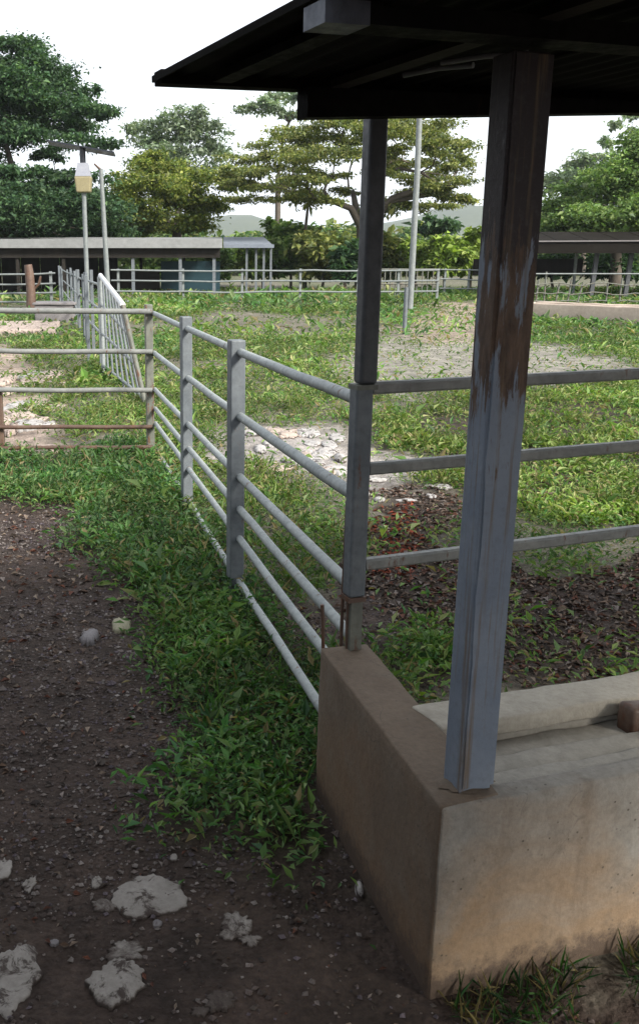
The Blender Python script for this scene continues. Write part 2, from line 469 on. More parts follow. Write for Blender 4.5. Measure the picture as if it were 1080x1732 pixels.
def inside(poly, x, y):
    r = np.zeros(x.shape, bool)
    n = len(poly); j = n - 1
    for i in range(n):
        xi, yi = poly[i]; xj, yj = poly[j]
        c = ((yi > y) != (yj > y)) & (x < (xj - xi) * (y - yi) / (yj - yi + 1e-12) + xi)
        r ^= c; j = i
    return r

FA, FB = G(255, 770), G(397, 1010)       # two posts of the diagonal fence
def left_of_fence(x, y):
    return (FB.x - FA.x) * (y - FA.y) - (FB.y - FA.y) * (x - FA.x) < 0

def zone(x, y):
    """returns (herb cover 0..1, soil colour id, brightness of herbs 0..1) at ground places"""
    x = np.asarray(x, float); y = np.asarray(y, float)
    amp = 0.05 + 0.03 * np.clip(y, 0, 40)
    wx = x + (fbm(x * 1.7 + 9, y * 1.7, 3) - 0.5) * amp * 4
    wy = y + (fbm(x * 1.7, y * 1.7 + 7, 13) - 0.5) * amp * 6
    n = fbm(x * 0.55, y * 0.22 + 3, 21); nf = fbm(x * 3.1, y * 2.2, 31)
    cover = np.clip((n - 0.45 + .05 + .09 * np.clip((y - 9) / 8, 0, 1)) * 4.0, 0.05, 0.95) * (0.35 + 0.9 * nf)
    soil = np.full(x.shape, 2); bright = np.clip(0.55 + (fbm(x * 0.4, y * 0.3, 44) - 0.5) * 1.4, 0, 1)
    def put(p, c, s, b):
        k = inside(p, wx, wy)
        if c is not None: cover[k] = (c * np.clip((nf - .36) * 3.4, .08, 1.25))[k]
        soil[k] = s
        if b is not None: bright[k] = b + (nf[k] - 0.5) * 0.5
    lf = left_of_fence(x, y) & (wy < 6.6)
    # the trodden yard on the near side of the fence
    near = lf | (wy < 2.0)
    cover[near] = (0.05 + 0.10 * (nf > 0.62))[near]; soil[near] = 0; bright[near] = 0.25
    put(Z_TAN, 0.16, 5, 0.6); put(Z_TAN3, 0.25, 2, 0.6); put(Z_TAN2, 0.25, 4, 0.6)
    put(Z_MIDGREEN, 1.0, 2, 0.72); put(Z_BRIGHT, 1.0, 3, 0.85)
    put(Z_LITTER, 0.16, 3, 0.5); put(Z_WALLGREEN, 0.95, 0, 0.35)
    put(Z_PALE, 0.10, 1, 0.5); put(Z_LEFTPALE, 0.12, 4, 0.5); put(Z_LEFTGREEN, 0.95, 2, 0.72)
    kg = inside(Z_GREEN, wx, wy); cover[kg] = (0.7 + 0.6 * nf)[kg]; soil[kg] = 0; bright[kg] = (.22 + (nf - .5) * .6)[kg]
    return np.clip(cover, 0, 1), soil, np.clip(bright, 0, 1)

SOIL = np.array([[0.058, 0.041, 0.034], [0.33, 0.30, 0.28], [0.165, 0.148, 0.118], [0.05, 0.036, 0.03], [0.33, 0.26, 0.215], [0.25, 0.232, 0.20]])

def height(x, y):
    h = (fbm(x * 0.9, y * 0.9, 61) - 0.5) * 0.05 + (fbm(x * 6, y * 6, 71, 3) - 0.5) * 0.022
    far = np.clip((np.asarray(y) - 6) / 30, 0, 1)
    return h + (fbm(np.asarray(x) * 0.25, np.asarray(y) * 0.25, 81) - 0.5) * 0.22 * far

def axis(lims):
    a = []
    for lo, hi, st in lims: a += list(np.arange(lo, hi - st * 0.5, st))
    return np.array(a + [lims[-1][1]])
gx = np.concatenate([-np.geomspace(3000, 6, 40), axis([(-5.4, -2, 0.2), (-2, 3.2, 0.045), (3.2, 8, 0.2)]), np.geomspace(8.5, 3000, 45)])
gy = np.concatenate([-np.geomspace(1500, 1, 14), axis([(-0.4, 8, 0.05), (8, 16, 0.12), (16, 50, 0.4)]), np.geomspace(52, 4000, 36)])
GX, GY = np.meshgrid(gx, gy)
x, y = GX.ravel(), GY.ravel()
tint = np.zeros((len(x), 3))
for k in range(5):
    sg = 0.03 + 0.012 * np.clip(np.abs(y), 0, 50)
    c, s, b = zone(x + RS.normal(0, 1, len(x)) * sg, y + RS.normal(0, 1, len(x)) * sg * 1.5)
    herb = np.array([0.075, 0.10, 0.03])[None] * (0.35 + 0.9 * b[:, None])
    wgt = (c * np.clip((np.abs(y) - 1) / 26, 0.25, 0.95))[:, None]
    tint += (SOIL[s] * (1 - wgt) + herb * wgt) / 5
z = height(x, y) * np.clip(1 - (np.hypot(x, y) - 60) / 60, 0, 1)
nx, ny = len(gx), len(gy)
idx = np.arange(nx * ny).reshape(ny, nx)
F = np.stack([idx[:-1, :-1], idx[:-1, 1:], idx[1:, 1:], idx[1:, :-1]], -1).reshape(-1, 4)
ground = link('ground', np_mesh('ground', np.stack([x, y, z], 1), F, tint, True), M['ground'])
tag(ground, 'trodden brown soil and weedy paddock ground under the fences', kind='structure')

# far hills
def hill(name, pxs, Y, depth, seed):
    xs = np.linspace(pxs[0][0], pxs[-1][0], 90)
    tops = np.interp(xs, [p[0] for p in pxs], [p[1] for p in pxs])
    V, Fq = [], []
    nr = 14
    for j in range(nr):
        t = j / (nr - 1)
        for i, px in enumerate(xs):
            p = at(px, tops[i], Y)
            hh = max(p.z, 0.5) * (math.sin(t * math.pi) ** 0.8)
            yy = Y - depth / 2 + depth * t
            hh *= 0.9 + 0.25 * float(fbm(px * 0.03 + seed, t * 3, seed))
            V.append((p.x * (1 + 0.0 * t), yy, hh - 1.0))
    for j in range(nr - 1):
        for i in range(len(xs) - 1):
            a = j * len(xs) + i
            Fq.append((a, a + 1, a + 1 + len(xs), a + len(xs)))
    o = link(name, np_mesh(name, V, Fq, None, True), M['hill'])
    return tag(o, kind='structure')
hill('hills', [(-900, 420), (-200, 395), (150, 385), (330, 372), (400, 366), (450, 372), (560, 392), (680, 372), (760, 350), (800, 352), (880, 372), (1000, 392), (1300, 400), (2200, 425)], 1500, 700, 3)

# ------------------------------------------------------------------ feed trough of rendered concrete
import bmesh
def rough_block(foot, z0, z1, name, mat, parent, cell=0.06, amp=0.004, bev=0.010, seed=0):
    """block on a four-cornered footprint, faces subdivided and made uneven, edges worn"""
    A, B, C, D = [Vector((p[0], p[1], 0)) for p in foot]
    nu = max(2, int((B - A).length / cell)); nv = max(2, int((D - A).length / cell)); nw = max(2, int((z1 - z0) / cell))
    bm = bmesh.new(); vd = {}
    def vert(i, j, k):
        if (i, j, k) in vd: return vd[i, j, k]
        u, v, t = i / nu, j / nv, k / nw
        p = (A * (1 - u) + B * u) * (1 - v) + (D * (1 - u) + C * u) * v
        zz = z0 + (z1 - z0) * t
        q = (p.x * 11 + zz * 8, p.y * 11 - zz * 5)
        dx = float(fbm(q[0], q[1], seed, 3)) - 0.5; dy = float(fbm(q[1] + 4, q[0], seed + 5, 3)) - 0.5; dz = float(fbm(q[0] + 8, q[1] * 1.3, seed + 9, 3)) - 0.5
        vd[i, j, k] = bm.verts.new((p.x + dx * amp * 4, p.y + dy * amp * 4, zz + dz * amp * 4))
        return vd[i, j, k]
    def quad(*a): bm.faces.new([vert(*q) for q in a])
    for i in range(nu):
        for j in range(nv):
            quad((i, j, 0), (i, j + 1, 0), (i + 1, j + 1, 0), (i + 1, j, 0))
            quad((i, j, nw), (i + 1, j, nw), (i + 1, j + 1, nw), (i, j + 1, nw))
    for k in range(nw):
        for i in range(nu):
            quad((i, 0, k), (i + 1, 0, k), (i + 1, 0, k + 1), (i, 0, k + 1))
            quad((i, nv, k), (i, nv, k + 1), (i + 1, nv, k + 1), (i + 1, nv, k))
        for j in range(nv):
            quad((0, j, k), (0, j, k + 1), (0, j + 1, k + 1), (0, j + 1, k))
            quad((nu, j, k), (nu, j + 1, k), (nu, j + 1, k + 1), (nu, j, k + 1))
    bmesh.ops.recalc_face_normals(bm, faces=bm.faces)
    off = wloc(parent)
    for v in bm.verts: v.co -= off
    me = bpy.data.meshes.new(name); bm.to_mesh(me); bm.free()
    me.polygons.foreach_set('use_smooth', [True] * len(me.polygons))
    o = link(name, me, mat, parent)
    b = o.modifiers.new('worn_edges', 'BEVEL'); b.width = bev; b.segments = 2; b.limit_method = 'ANGLE'; b.angle_limit = math.radians(50)
    b.harden_normals = False
    return o

WT = 0.487                                   # height of the wall tops
T = Vector((0.953, 0.302, 0)).normalized()   # along the trough
TN = Vector((-T.y, T.x, 0))                  # across it, away from the camera
F0 = Vector((0.465, 1.754, 0)); L1 = Vector((0.300, 2.607, 0))
Ld = (L1 - F0).normalized(); Ln = Vector((Ld.y, -Ld.x, 0))
trough = thing('feed_trough', F0, 'low stained concrete feed trough with pale coping, under the dark roof', 'trough')
TL = 3.6
rough_block([F0 + TN * .003, F0 + Ln * 0.145 + Ld * 0.03, L1 + Ln * 0.145, L1], -0.12, WT, 'end_wall', M['concrete_brown'], trough, seed=3, amp=.0018, cell=.03, bev=.005)
fA = F0 + Ln * 0.146 + Ld * 0.030
fA = F0 + T * 0.003
rough_block([fA, F0 + T * TL, F0 + T * TL + TN * 0.055, F0 + Ld * .056 + Ln * .006], -0.12, WT - 0.003, 'front_wall', M['concrete'], trough, seed=3, amp=0.0018, cell=.035, bev=.005)
B0 = Vector((0.555, 2.118, 0))
rough_block([B0, B0 + T * TL, B0 + T * TL + TN * 0.10, B0 + TN * 0.10], -0.12, WT - 0.045, 'back_wall', M['trough_floor'], trough, seed=15)
cop = rough_block([B0 - TN * 0.012 - T * 0.012, B0 + T * TL - TN * 0.012, B0 + T * TL + TN * 0.115, B0 + TN * 0.115 - T * 0.03], WT - 0.044, WT + 0.004, 'coping', M['coping'], trough, amp=0.003, bev=0.006, cell=.04, seed=22)
tag(cop, 'pale cement coping along the back edge')
fl0 = F0 + T * 0.150 + TN * 0.056
dep = (B0 - fl0).dot(TN) - 0.001
nfl = 3
for i in range(nfl):                         # the trough floor, laid in cement strips with open joints
    a, b = dep * i / nfl + 0.002, dep * (i + 1) / nfl - 0.004
    zz = WT - 0.035 - 0.012 * i
    rough_block([fl0 + TN * a, fl0 + T * (TL - .15) + TN * a, fl0 + T * (TL - .15) + TN * b, fl0 + TN * b], 0.1, zz, 'floor_strip', M['trough_floor'], trough, amp=0.004, bev=0.006, seed=30 + i)
q = G(1066, 1240, WT - 0.05)
rough_block([q, q + T * 0.07, q + T * 0.07 + TN * 0.06, q + TN * 0.06], WT - 0.07, WT + 0.012, 'divider', M['rusty'], trough, cell=0.03, amp=0.004, seed=41)
for (x0, y0, zt, lean) in [(547, 1094, 0.62, -0.008), (576, 1090, 0.93, 0.004), (586, 1097, 0.70, 0.0)]:
    p = G(x0, y0, WT)
    MB().tube([p - Vector((0, 0, .05)), p + Vector((lean * .4, 0, (zt - WT) * .5)), Vector((p.x + lean, p.y, zt))], 0.0055, 7).build('rebar', M['rusty'], trough)

# ------------------------------------------------------------------ shelter over the trough: columns, beams, corrugated roof
VR = Vector((0.924, 0.383, 0)).normalized(); WR = Vector((0.383, -0.924, 0)).normalized()
shelter = thing('trough_shelter', Vector((0.55, 1.85, WT)), 'low shelter of grey steel columns carrying a dark corrugated roof', 'shelter')
c0 = Vector((0.516, 1.811, 0))               # near column, front left corner
colw = 0.078
cold = 0.066
ft = [c0, c0 + T * colw, c0 + T * colw + TN * cold, c0 + TN * cold]
def ring(pts, zz): return [Vector((p.x, p.y, zz)) for p in pts]
sl = shelter
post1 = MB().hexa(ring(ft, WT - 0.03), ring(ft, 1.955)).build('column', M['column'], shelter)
bv = post1.modifiers.new('edge', 'BEVEL'); bv.width = 0.004; bv.segments = 2
post1['label'] = 'thick blue-grey column peeled to brown rust'
# second channel half lapped over the front, leaving a seam with a ragged lip
pl = MB()
vs, fs = [], []
nz = 60
for k in range(nz + 1):
    zz = WT + 0.012 + (1.95 - WT - 0.012) * k / nz
    jl = (float(fbm(zz * 14, 1.0, 5)) - 0.5) * 0.007
    a = c0 + T * (0.005 + jl) - TN * 0.0045; b = c0 + T * (colw + 0.003) - TN * 0.0045
    vs += [(a.x, a.y, zz), (b.x, b.y, zz), (b.x + TN.x * .0042, b.y + TN.y * .0042, zz), (a.x + TN.x * .0042, a.y + TN.y * .0042, zz)]
for k in range(nz):
    for j in range(4):
        fs.append([k * 4 + j, k * 4 + (j + 1) % 4, k * 4 + 4 + (j + 1) % 4, k * 4 + 4 + j])
fs += [[3, 2, 1, 0], [nz * 4, nz * 4 + 1, nz * 4 + 2, nz * 4 + 3]]
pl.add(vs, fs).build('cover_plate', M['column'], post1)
# mortar bedding at its foot
q = c0 + T * 0.035 + TN * 0.03
vs = [(q.x, q.y, WT + 0.016)]; fs = []
for i in range(20):
    a = i / 20 * 2 * math.pi; r = 0.052 * (0.85 + 0.4 * rnd.random())
    p = q + T * math.cos(a) * r * 1.1 + TN * math.sin(a) * r * 0.75
    vs.append((p.x, p.y, WT + 0.0035))
for i in range(20): fs.append([0, 1 + i, 1 + (i + 1) % 20])
MB().add(vs, fs, True).build('mortar_bed', M['concrete_brown'], shelter)

p2 = Vector((0.392, 2.600, 0))
def sq(c, s, dt=0.0, dn=0.0):
    c = c + T * dt + TN * dn; h = s / 2
    return [c - T * h - TN * h, c + T * h - TN * h, c + T * h + TN * h, c - T * h + TN * h]
far_col = MB().hexa(ring(sq(p2, 0.051), 0.655), ring(sq(p2, 0.051), 1.268)).build('column', M['post'], shelter)
far_col['label'] = 'thinner grey column spliced at rail height'
bv = far_col.modifiers.new('edge', 'BEVEL'); bv.width = 0.006; bv.segments = 2
MB().hexa(ring(sq(p2, 0.036, .004), WT - 0.04), ring(sq(p2, 0.036, .004), 0.6545)).build('stub', M['post_old'], far_col)
MB().hexa(ring(sq(p2, 0.054), 0.640), ring(sq(p2, 0.054), 0.654)).build('collar', M['rusty'], far_col)
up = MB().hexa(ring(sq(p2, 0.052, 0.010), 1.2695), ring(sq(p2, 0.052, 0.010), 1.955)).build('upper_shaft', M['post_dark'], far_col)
bv = up.modifiers.new('edge', 'BEVEL'); bv.width = 0.010; bv.segments = 3
MB().hexa(ring(sq(p2, 0.061, .004), 1.255), ring(sq(p2, 0.061, .004), 1.2685)).build('splice_plate', M['post_old'], far_col)

# beams
E0 = Vector((-0.142, 2.353, 2.003))          # far left corner of the roof, underside
RISE = 0.026
def R(s, t, dz=0.0):                         # a place on the roof's underside: s along the eave, t towards the yard behind the camera
    p = E0 + VR * s + WR * t
    return Vector((p.x, p.y, E0.z + RISE * s + dz))
bs = Vector((0.212, 2.434, 0))
b_l, b_r = bs, bs + VR * 4.2
s_of = lambda p: (Vector((p.x, p.y, 0)) - Vector((E0.x, E0.y, 0))).dot(VR)
def taper_beam(pl_, zl, pr_, zr, wid):
    n = Vector((-VR.y, VR.x, 0)) * wid
    zt_l, zt_r = E0.z + RISE * s_of(pl_) - 0.016, E0.z + RISE * s_of(pr_) - 0.016
    lo = [Vector((pl_.x, pl_.y, zl)), Vector((pr_.x, pr_.y, zr)), Vector((pr_.x + n.x, pr_.y + n.y, zr)), Vector((pl_.x + n.x, pl_.y + n.y, zl))]
    hi = [Vector((a.x, a.y, z_)) for a, z_ in zip(lo, (zt_l, zt_r, zt_r, zt_l))]
    return MB().hexa(lo, hi)
mid = bs + VR * 1.03
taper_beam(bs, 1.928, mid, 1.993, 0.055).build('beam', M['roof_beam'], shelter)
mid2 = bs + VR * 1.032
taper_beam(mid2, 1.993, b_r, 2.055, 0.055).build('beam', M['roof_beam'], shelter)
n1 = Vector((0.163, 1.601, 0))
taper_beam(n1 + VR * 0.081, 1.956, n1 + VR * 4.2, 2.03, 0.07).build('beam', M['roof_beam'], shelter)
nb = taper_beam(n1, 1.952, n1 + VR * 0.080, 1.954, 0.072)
nb.build('beam_end', M['beam_lit'], shelter)
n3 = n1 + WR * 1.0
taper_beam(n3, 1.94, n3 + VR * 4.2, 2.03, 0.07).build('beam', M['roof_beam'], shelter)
# lath under the sheets along the left verge
for t0, t1, s0, wd in [(0.02, 2.58, 0.035, 0.03), (0.05, 2.58, 0.30, 0.035)]:
    pass
# corrugated sheets running to the eave
PITCHC = 0.066
def sheet(s0, s1, t0, t1, dz):
    ns = int((s1 - s0) / PITCHC * 6); nt_ = 10
    V, Fq = [], []
    for layer in (0, 1):
        for j in range(nt_ + 1):
            t = t0 + (t1 - t0) * j / nt_
            for i in range(ns + 1):
                s = s0 + (s1 - s0) * i / ns
                wav = 0.0035 * math.sin(2 * math.pi * s / PITCHC)
                sag = 0.008 * math.sin(t * 3.1 + s0 * 5) 
                V.append(R(s, t + (0.012 * math.sin(s0 * 17)), dz + wav + sag * 0.5 + 0.0012 * layer))
    n = ns + 1; m = (nt_ + 1) * n
    for j in range(nt_):
        for i in range(ns):
            a = j * n + i
            Fq.append([a, a + n, a + n + 1, a + 1]); Fq.append([m + a, m + a + 1, m + a + n + 1, m + a + n])
    for i in range(ns):
        Fq.append([i, i + 1, m + i + 1, m + i]); a = nt_ * n + i; Fq.append([a, m + a, m + a + 1, a + 1])
    for j in range(nt_):
        a = j * n; Fq.append([a, m + a, m + a + n, a + n]); a += ns; Fq.append([a, a + n, m + a + n, m + a])
    return MB().add(V, Fq, True)
for i in range(6):
    s0 = i * 0.76
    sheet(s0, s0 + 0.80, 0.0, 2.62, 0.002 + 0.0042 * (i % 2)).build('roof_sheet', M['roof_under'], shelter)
# verge strip folded over the left edge, and thin laths seen from below
vb = MB()
vb.bar(R(-0.006, -0.01, -0.004), R(-0.006, 2.62, -0.004), 0.006, 0.014)
vb.build('verge_strip', M['roof_under'], shelter)
MB().bar(R(0.0, 0.008, -0.003), R(4.56, 0.008, -0.003), 0.05, 0.030).build('eave_strip', M['roof_under'], shelter)
MB().bar(R(0.12, 0.10, -0.015), R(0.12, 2.60, -0.015), 0.045, 0.016).build('lath', M['roof_beam'], shelter)
MB().bar(R(0.42, 0.10, -0.015), R(0.42, 2.60, -0.015), 0.045, 0.016).build('lath', M['dark_wood'], shelter)
for (xa, ya, xb, yb) in [(682, 127, 800, 110), (745, 106, 892, 90)]:  # pale tubes drawn for streaks of light on the sheets' underside
    a, b = G(xa, ya, 1.995), G(xb, yb, 1.995)
    MB().tube([a, (a + b) / 2 + Vector((0, 0, .004)), b], 0.006, 8).build('light_streak', M['galv'], shelter)
# columns at the far end of the shelter
for c in (c0 + VR * 3.3, p2 + VR * 3.3):
    MB().hexa(ring(sq(c, 0.06), -0.1), ring(sq(c, 0.06), 2.0)).build('column', M['post'], shelter)

# unseen open roof added at the camera's back: keeps the near ground, wall and column in shade
yr = thing('shade_roof', Vector((-3.2, -2.9, 0)), 'added shade roof, dark corrugated on posts, over the near yard, overhead outside the picture', 'roof')
for i in range(9):
    x0 = -3.6 + i * 0.8
    n = 48; V, Fq = [], []
    for ly in (0, 1):
        for yy, zz in ((1.0, 2.44), (-3.4, 2.74)):
            for q in range(n + 1):
                V.append((x0 + .82 * q / n, yy, zz + .008 * math.sin(q / 4 * 2 * math.pi / 2) + .0015 * ly + .004 * (i % 2)))
    m_ = n + 1
    for q in range(n):
        Fq.append([q, q + 1, m_ + q + 1, m_ + q]); Fq.append([2 * m_ + q, 3 * m_ + q, 3 * m_ + q + 1, 2 * m_ + q + 1])
        Fq.append([q, 2 * m_ + q, 2 * m_ + q + 1, q + 1]); Fq.append([m_ + q, m_ + q + 1, 3 * m_ + q + 1, 3 * m_ + q])
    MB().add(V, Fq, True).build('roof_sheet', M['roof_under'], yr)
for yy, zz in ((0.9, 2.38), (-1.2, 2.52), (-3.3, 2.66)):
    MB().bar(Vector((-3.6, yy, zz)), Vector((3.58, yy, zz)), .07, .09).build('beam', M['roof_beam'], yr)
bw = 32
for i in range(bw):                          # added boards, unseen left of the frame, blocking side light
    y0 = -3.4 + i * .26
    MB().bar(Vector((-2.5, y0 + .13, -.1)), Vector((-2.5, y0 + .13, 2.36)), .252, .03, up=(1, 0, 0)).build('shade_board', M['dark_wood'], yr)
for px_ in (-3.3, 3.45):
    for yy, zz in ((0.9, 2.33), (-3.3, 2.61)):
        MB().bar(Vector((px_, yy, -.2)), Vector((px_, yy, zz)), .08, .08, up=(0, 1, 0), bev=.006).build('post', M['post'], yr)

# ------------------------------------------------------------------ pipe fences
def post(parent, p, h, w=0.056, mat='post', rot=0.0, z0=-0.25, cap=True):
    d = Vector((math.cos(rot), math.sin(rot), 0)); n = Vector((-d.y, d.x, 0)); h2 = w / 2
    c = [p - d * h2 - n * h2, p + d * h2 - n * h2, p + d * h2 + n * h2, p - d * h2 + n * h2]
    lean = Vector((rnd.uniform(-.008, .008), rnd.uniform(-.008, .008), 0))
    o = MB().hexa(ring(c, z0), ring([q + lean for q in c], h)).build('post', M[mat], parent)
    b = o.modifiers.new('edge', 'BEVEL'); b.width = 0.006; b.segments = 2
    return o

def rail(parent, a, b, r=0.02, mat='pipe', wob=0.006, n=7, sides=10):
    pts = []
    a, b = Vector(a), Vector(b)
    for i in range(n):
        t = i / (n - 1)
        k = math.sin(math.pi * t)
        pts.append(a.lerp(b, t) + Vector((rnd.uniform(-wob, wob) * k, rnd.uniform(-wob, wob) * k, rnd.uniform(-wob, wob) * k - wob * k)))
    return MB().tube(pts, r, sides).build('rail', M[mat], parent)

U = (FB - FA).normalized(); UN = Vector((-U.y, U.x, 0))      # UN points to the paddock side
f1 = thing('pipe_fence', FB, 'grey six-rail pipe fence running diagonally up to the trough wall', 'fence')
P255, P316, P397 = G(255, 770), G(316, 865), G(397, 1010)
rot = math.atan2(U.y, U.x)
post(f1, P255, 1.245, 0.062, 'post_old', 0.25)
post(f1, P316, 1.255, 0.066, 'post', 0.3)
post(f1, P397, 1.245, 0.070, 'post', 0.28)
ends = [(1.215, 2.655, 0.019), (0.935, 2.665, 0.0195), (0.655, 2.665, 0.0185), (0.500, 2.640, 0.018), (0.345, 2.64, 0.0175), (0.13, 2.64, 0.018)]
starts = [1.175, 0.855, 0.555, 0.395, 0.27, 0.055]
for (ze, ye, r), zs in zip(ends, starts):
    a = P255 + UN * 0.045; a = Vector((a.x, a.y, zs))
    s = (ye - P255.y) / U.y
    b = P255 + U * s + UN * 0.0; b = Vector((b.x, b.y, ze))
    m1 = a.lerp(b, (P397.y - P255.y) / (ye - P255.y)); m1.z -= 0.012
    rail(f1, a, m1, r, 'pipe', 0.004, 6); rail(f1, m1 - U * 0.0, b, r * 1.0, 'pipe', 0.004, 6)
for (ze, ye, r), zs in zip(ends, starts):
    for pq in (P316, P397):
        tt = (pq.y - P255.y) / (ye - P255.y)
        a = P255 + UN * 0.045; a.z = zs
        b = P255 + U * ((ye - P255.y) / U.y); b.z = ze
        c = a.lerp(b, tt); c.z -= .012 * min(1, tt / ((P397.y - P255.y) / (ye - P255.y)))
        if pq is P316: c.z += .001
        MB().tube([c - U * .040, c - U * .033, c + U * .033, c + U * .040], [r * .9, r + .003, r + .003, r * .9], 9).build('weld', M['rusty'], f1)
f6 = thing('pipe_fence', p2, 'three-rail fence running right from the thinner column behind the trough', 'fence')
D6 = Vector((0.94, 0.345, 0)).normalized()
for zr in (1.256, 1.028, 0.745):
    a = p2 + D6 * 0.03 - TN * 0.0; b = p2 + D6 * 3.3
    MB().bar(Vector((a.x, a.y, zr)), Vector((b.x, b.y, zr + 0.008)), 0.032, 0.034, bev=0.006).build('rail', M['pipe_dull'], f6)
post(f6, p2 + D6 * 1.55 + TN * 0.05, 1.36, 0.06, 'post', 0.3)
post(f6, p2 + D6 * 3.25 + TN * 0.05, 1.36, 0.06, 'post', 0.3)

f2 = thing('pipe_fence', G(120, 770), 'five-rail pipe fence crossing the left edge, lower rails rusty', 'fence')
for i, (yl, yr, r, mt) in enumerate([(523, 527, 0.023, 'pipe_dull'), (592, 595, 0.021, 'pipe_dull'), (658, 660, 0.021, 'pipe_dull'), (722, 722, 0.018, 'rusty'), (760, 756, 0.018, 'rusty')]):
    a, b = at(-190, yl - 2, 7.75), at(258, yr, 7.78)
    rail(f2, a, b, r, mt, 0.006)
pp = at(2, 800, 7.80); post(f2, Vector((pp.x, 7.82, 0)), 0.58, 0.075, 'rusty', 0.1)
post(f2, Vector((pp.x - 0.85, 7.82, 0)), 1.24, 0.065, 'post', 0.1)
pu = Vector((pp.x - 0.03, 7.82, 0)); post(f2, pu, 1.24, 0.05, 'post', 0.1, z0=0.585)

# continuation of the diagonal fence into the distance
def on_line(Y): 
    s = (Y - P255.y) / U.y
    return P255 + U * s
f3 = thing('pipe_fence', on_line(15), 'long row of pale pipe posts running away towards the pale-roofed shed', 'fence')
ys3 = [0, 0] + [14.2 + 1.15 * k + .035 * k * k for k in range(14)]
for Y in ys3[2:]:
    p = on_line(Y); p.x += rnd.uniform(-.12, .12); post(f3, p, 1.34 + rnd.uniform(-.05, .10), 0.055, 'post', rnd.uniform(0, 1))
for zr in (1.22, 0.86, 0.5):
    rail(f3, on_line(14.4) + Vector((0.06, 0, zr)), on_line(37) + Vector((0.06, 0, zr + .02)), 0.022, 'galv', 0.02, 12, 8)

# leaning barred gate just beyond the corner post
gate = thing('barred_gate', G(215, 690), 'leaning barred gate with a white top tube behind the corner post', 'gate')
BR, TR, TLc, BL = G(246, 690), at(208, 516, 10.6), at(170, 466, 14.0), Vector((*at(176, 640, 13.6).xy, 0.03))
BR = Vector((BR.x, BR.y, 0.04))
MB().tube([TLc, TR], 0.034, 10).build('top_rail', M['white_pipe'], gate)
MB().tube([TR, BR], 0.030, 10).build('end_stile', M['post_old'], gate)
MB().tube([TLc, BL], 0.032, 10).build('end_stile', M['galv'], gate)
for k in (0.30, 0.60, 0.93):
    MB().tube([TLc.lerp(BL, k), TR.lerp(BR, k)], 0.019, 8).build('cross_rail', M['galv'], gate)
for k in (0.14, 0.28, 0.42, 0.55, 0.68, 0.8, 0.91):
    MB().tube([TLc.lerp(TR, k) - Vector((0, 0, .03)), BL.lerp(BR, k)], 0.015, 8).build('bar', M['post'], gate)

# far paddock fence
f4 = thing('pipe_fence', G(400, 512), 'long four-rail pale fence across the far side of the paddock', 'fence')
A4, B4 = at(190, 512, 36.6), at(742, 513, 36.2)
for px in (201, 310, 409, 507, 604, 672, 738):
    p = at(px, 512, 36.5); post(f4, Vector((p.x, 36.55, 0)), 1.25, 0.085, 'galv', 0.0)
for zr in (1.2, 0.82, 0.43, 0.06):
    rail(f4, Vector((A4.x, 36.45, zr)), Vector((B4.x, 36.45, zr)), 0.032, 'galv', 0.03, 14, 8)
f4b = thing('barred_fence', G(690, 512), 'barred pen fence behind the tall pole at the far fence', 'fence')
for i in range(12):
    px = 640 + i * 9; p = at(px, 500, 39.5)
    MB().tube([Vector((p.x, 39.5, -.1)), Vector((p.x, 39.5, 1.2))], 0.025, 7).build('bar', M['post_old'], f4b)
for zr in (1.2, 0.62, 0.12):
    a, b = at(638, 500, 39.45), at(742, 500, 39.45)
    MB().tube([Vector((a.x, 39.45, zr)), Vector((b.x, 39.45, zr))], 0.028, 7).build('rail', M['post_old'], f4b)
f4c = thing('pipe_fence', G(790, 508), 'thin far fence continuing right from the barred pen fence', 'fence')
for px in (750, 790, 830, 870):
    p = at(px, 500, 43); post(f4c, Vector((p.x, 43, 0)), 1.2, 0.08, 'galv', 0.0)
for zr in (1.15, 0.75, 0.35):
    a, b = at(742, 500, 42.9), at(885, 500, 42.9)
    rail(f4c, Vector((a.x, 42.9, zr)), Vector((b.x, 42.9, zr)), 0.028, 'galv', 0.03, 6, 7)
f5 = thing('pipe_fence', G(40, 530), 'four-rail fence at the far left beside the brown stump post', 'fence')
for px in (-130, -40, 50, 88):
    p = at(px, 520, 33); post(f5, Vector((p.x, 33, 0)), 1.2, 0.09, 'galv', 0.0)
for za, zb in ((1.1, 1.14), (0.82, 0.80), (0.55, 0.5), (0.2, 0.2)):
    a, b = at(-160, 520, 32.9), at(96, 520, 32.9)
    rail(f5, Vector((a.x, 32.9, za)), Vector((b.x, 32.9, zb)), 0.032, 'galv', 0.04, 8, 7)
st = thing('stump_post', at(53, 520, 32.2), 'short thick brown wooden post at the far left fence', 'post')
st.location.z = 0
p = st.location
MB().tube([p + Vector((0, 0, -.1)), p + Vector((.02, 0, .6)), p + Vector((.0, 0, 1.1)), p + Vector((-.03, 0, 1.42))], [.17, .15, .15, .13], 10).build('shaft', M['rusty'], st)
MB().tube([p + Vector((-.01, 0, .5)), p + Vector((.3, 0, .8)), p + Vector((.36, 0, 1.05))], [.06, .05, .04], 7).build('knot_branch', M['rusty'], st)

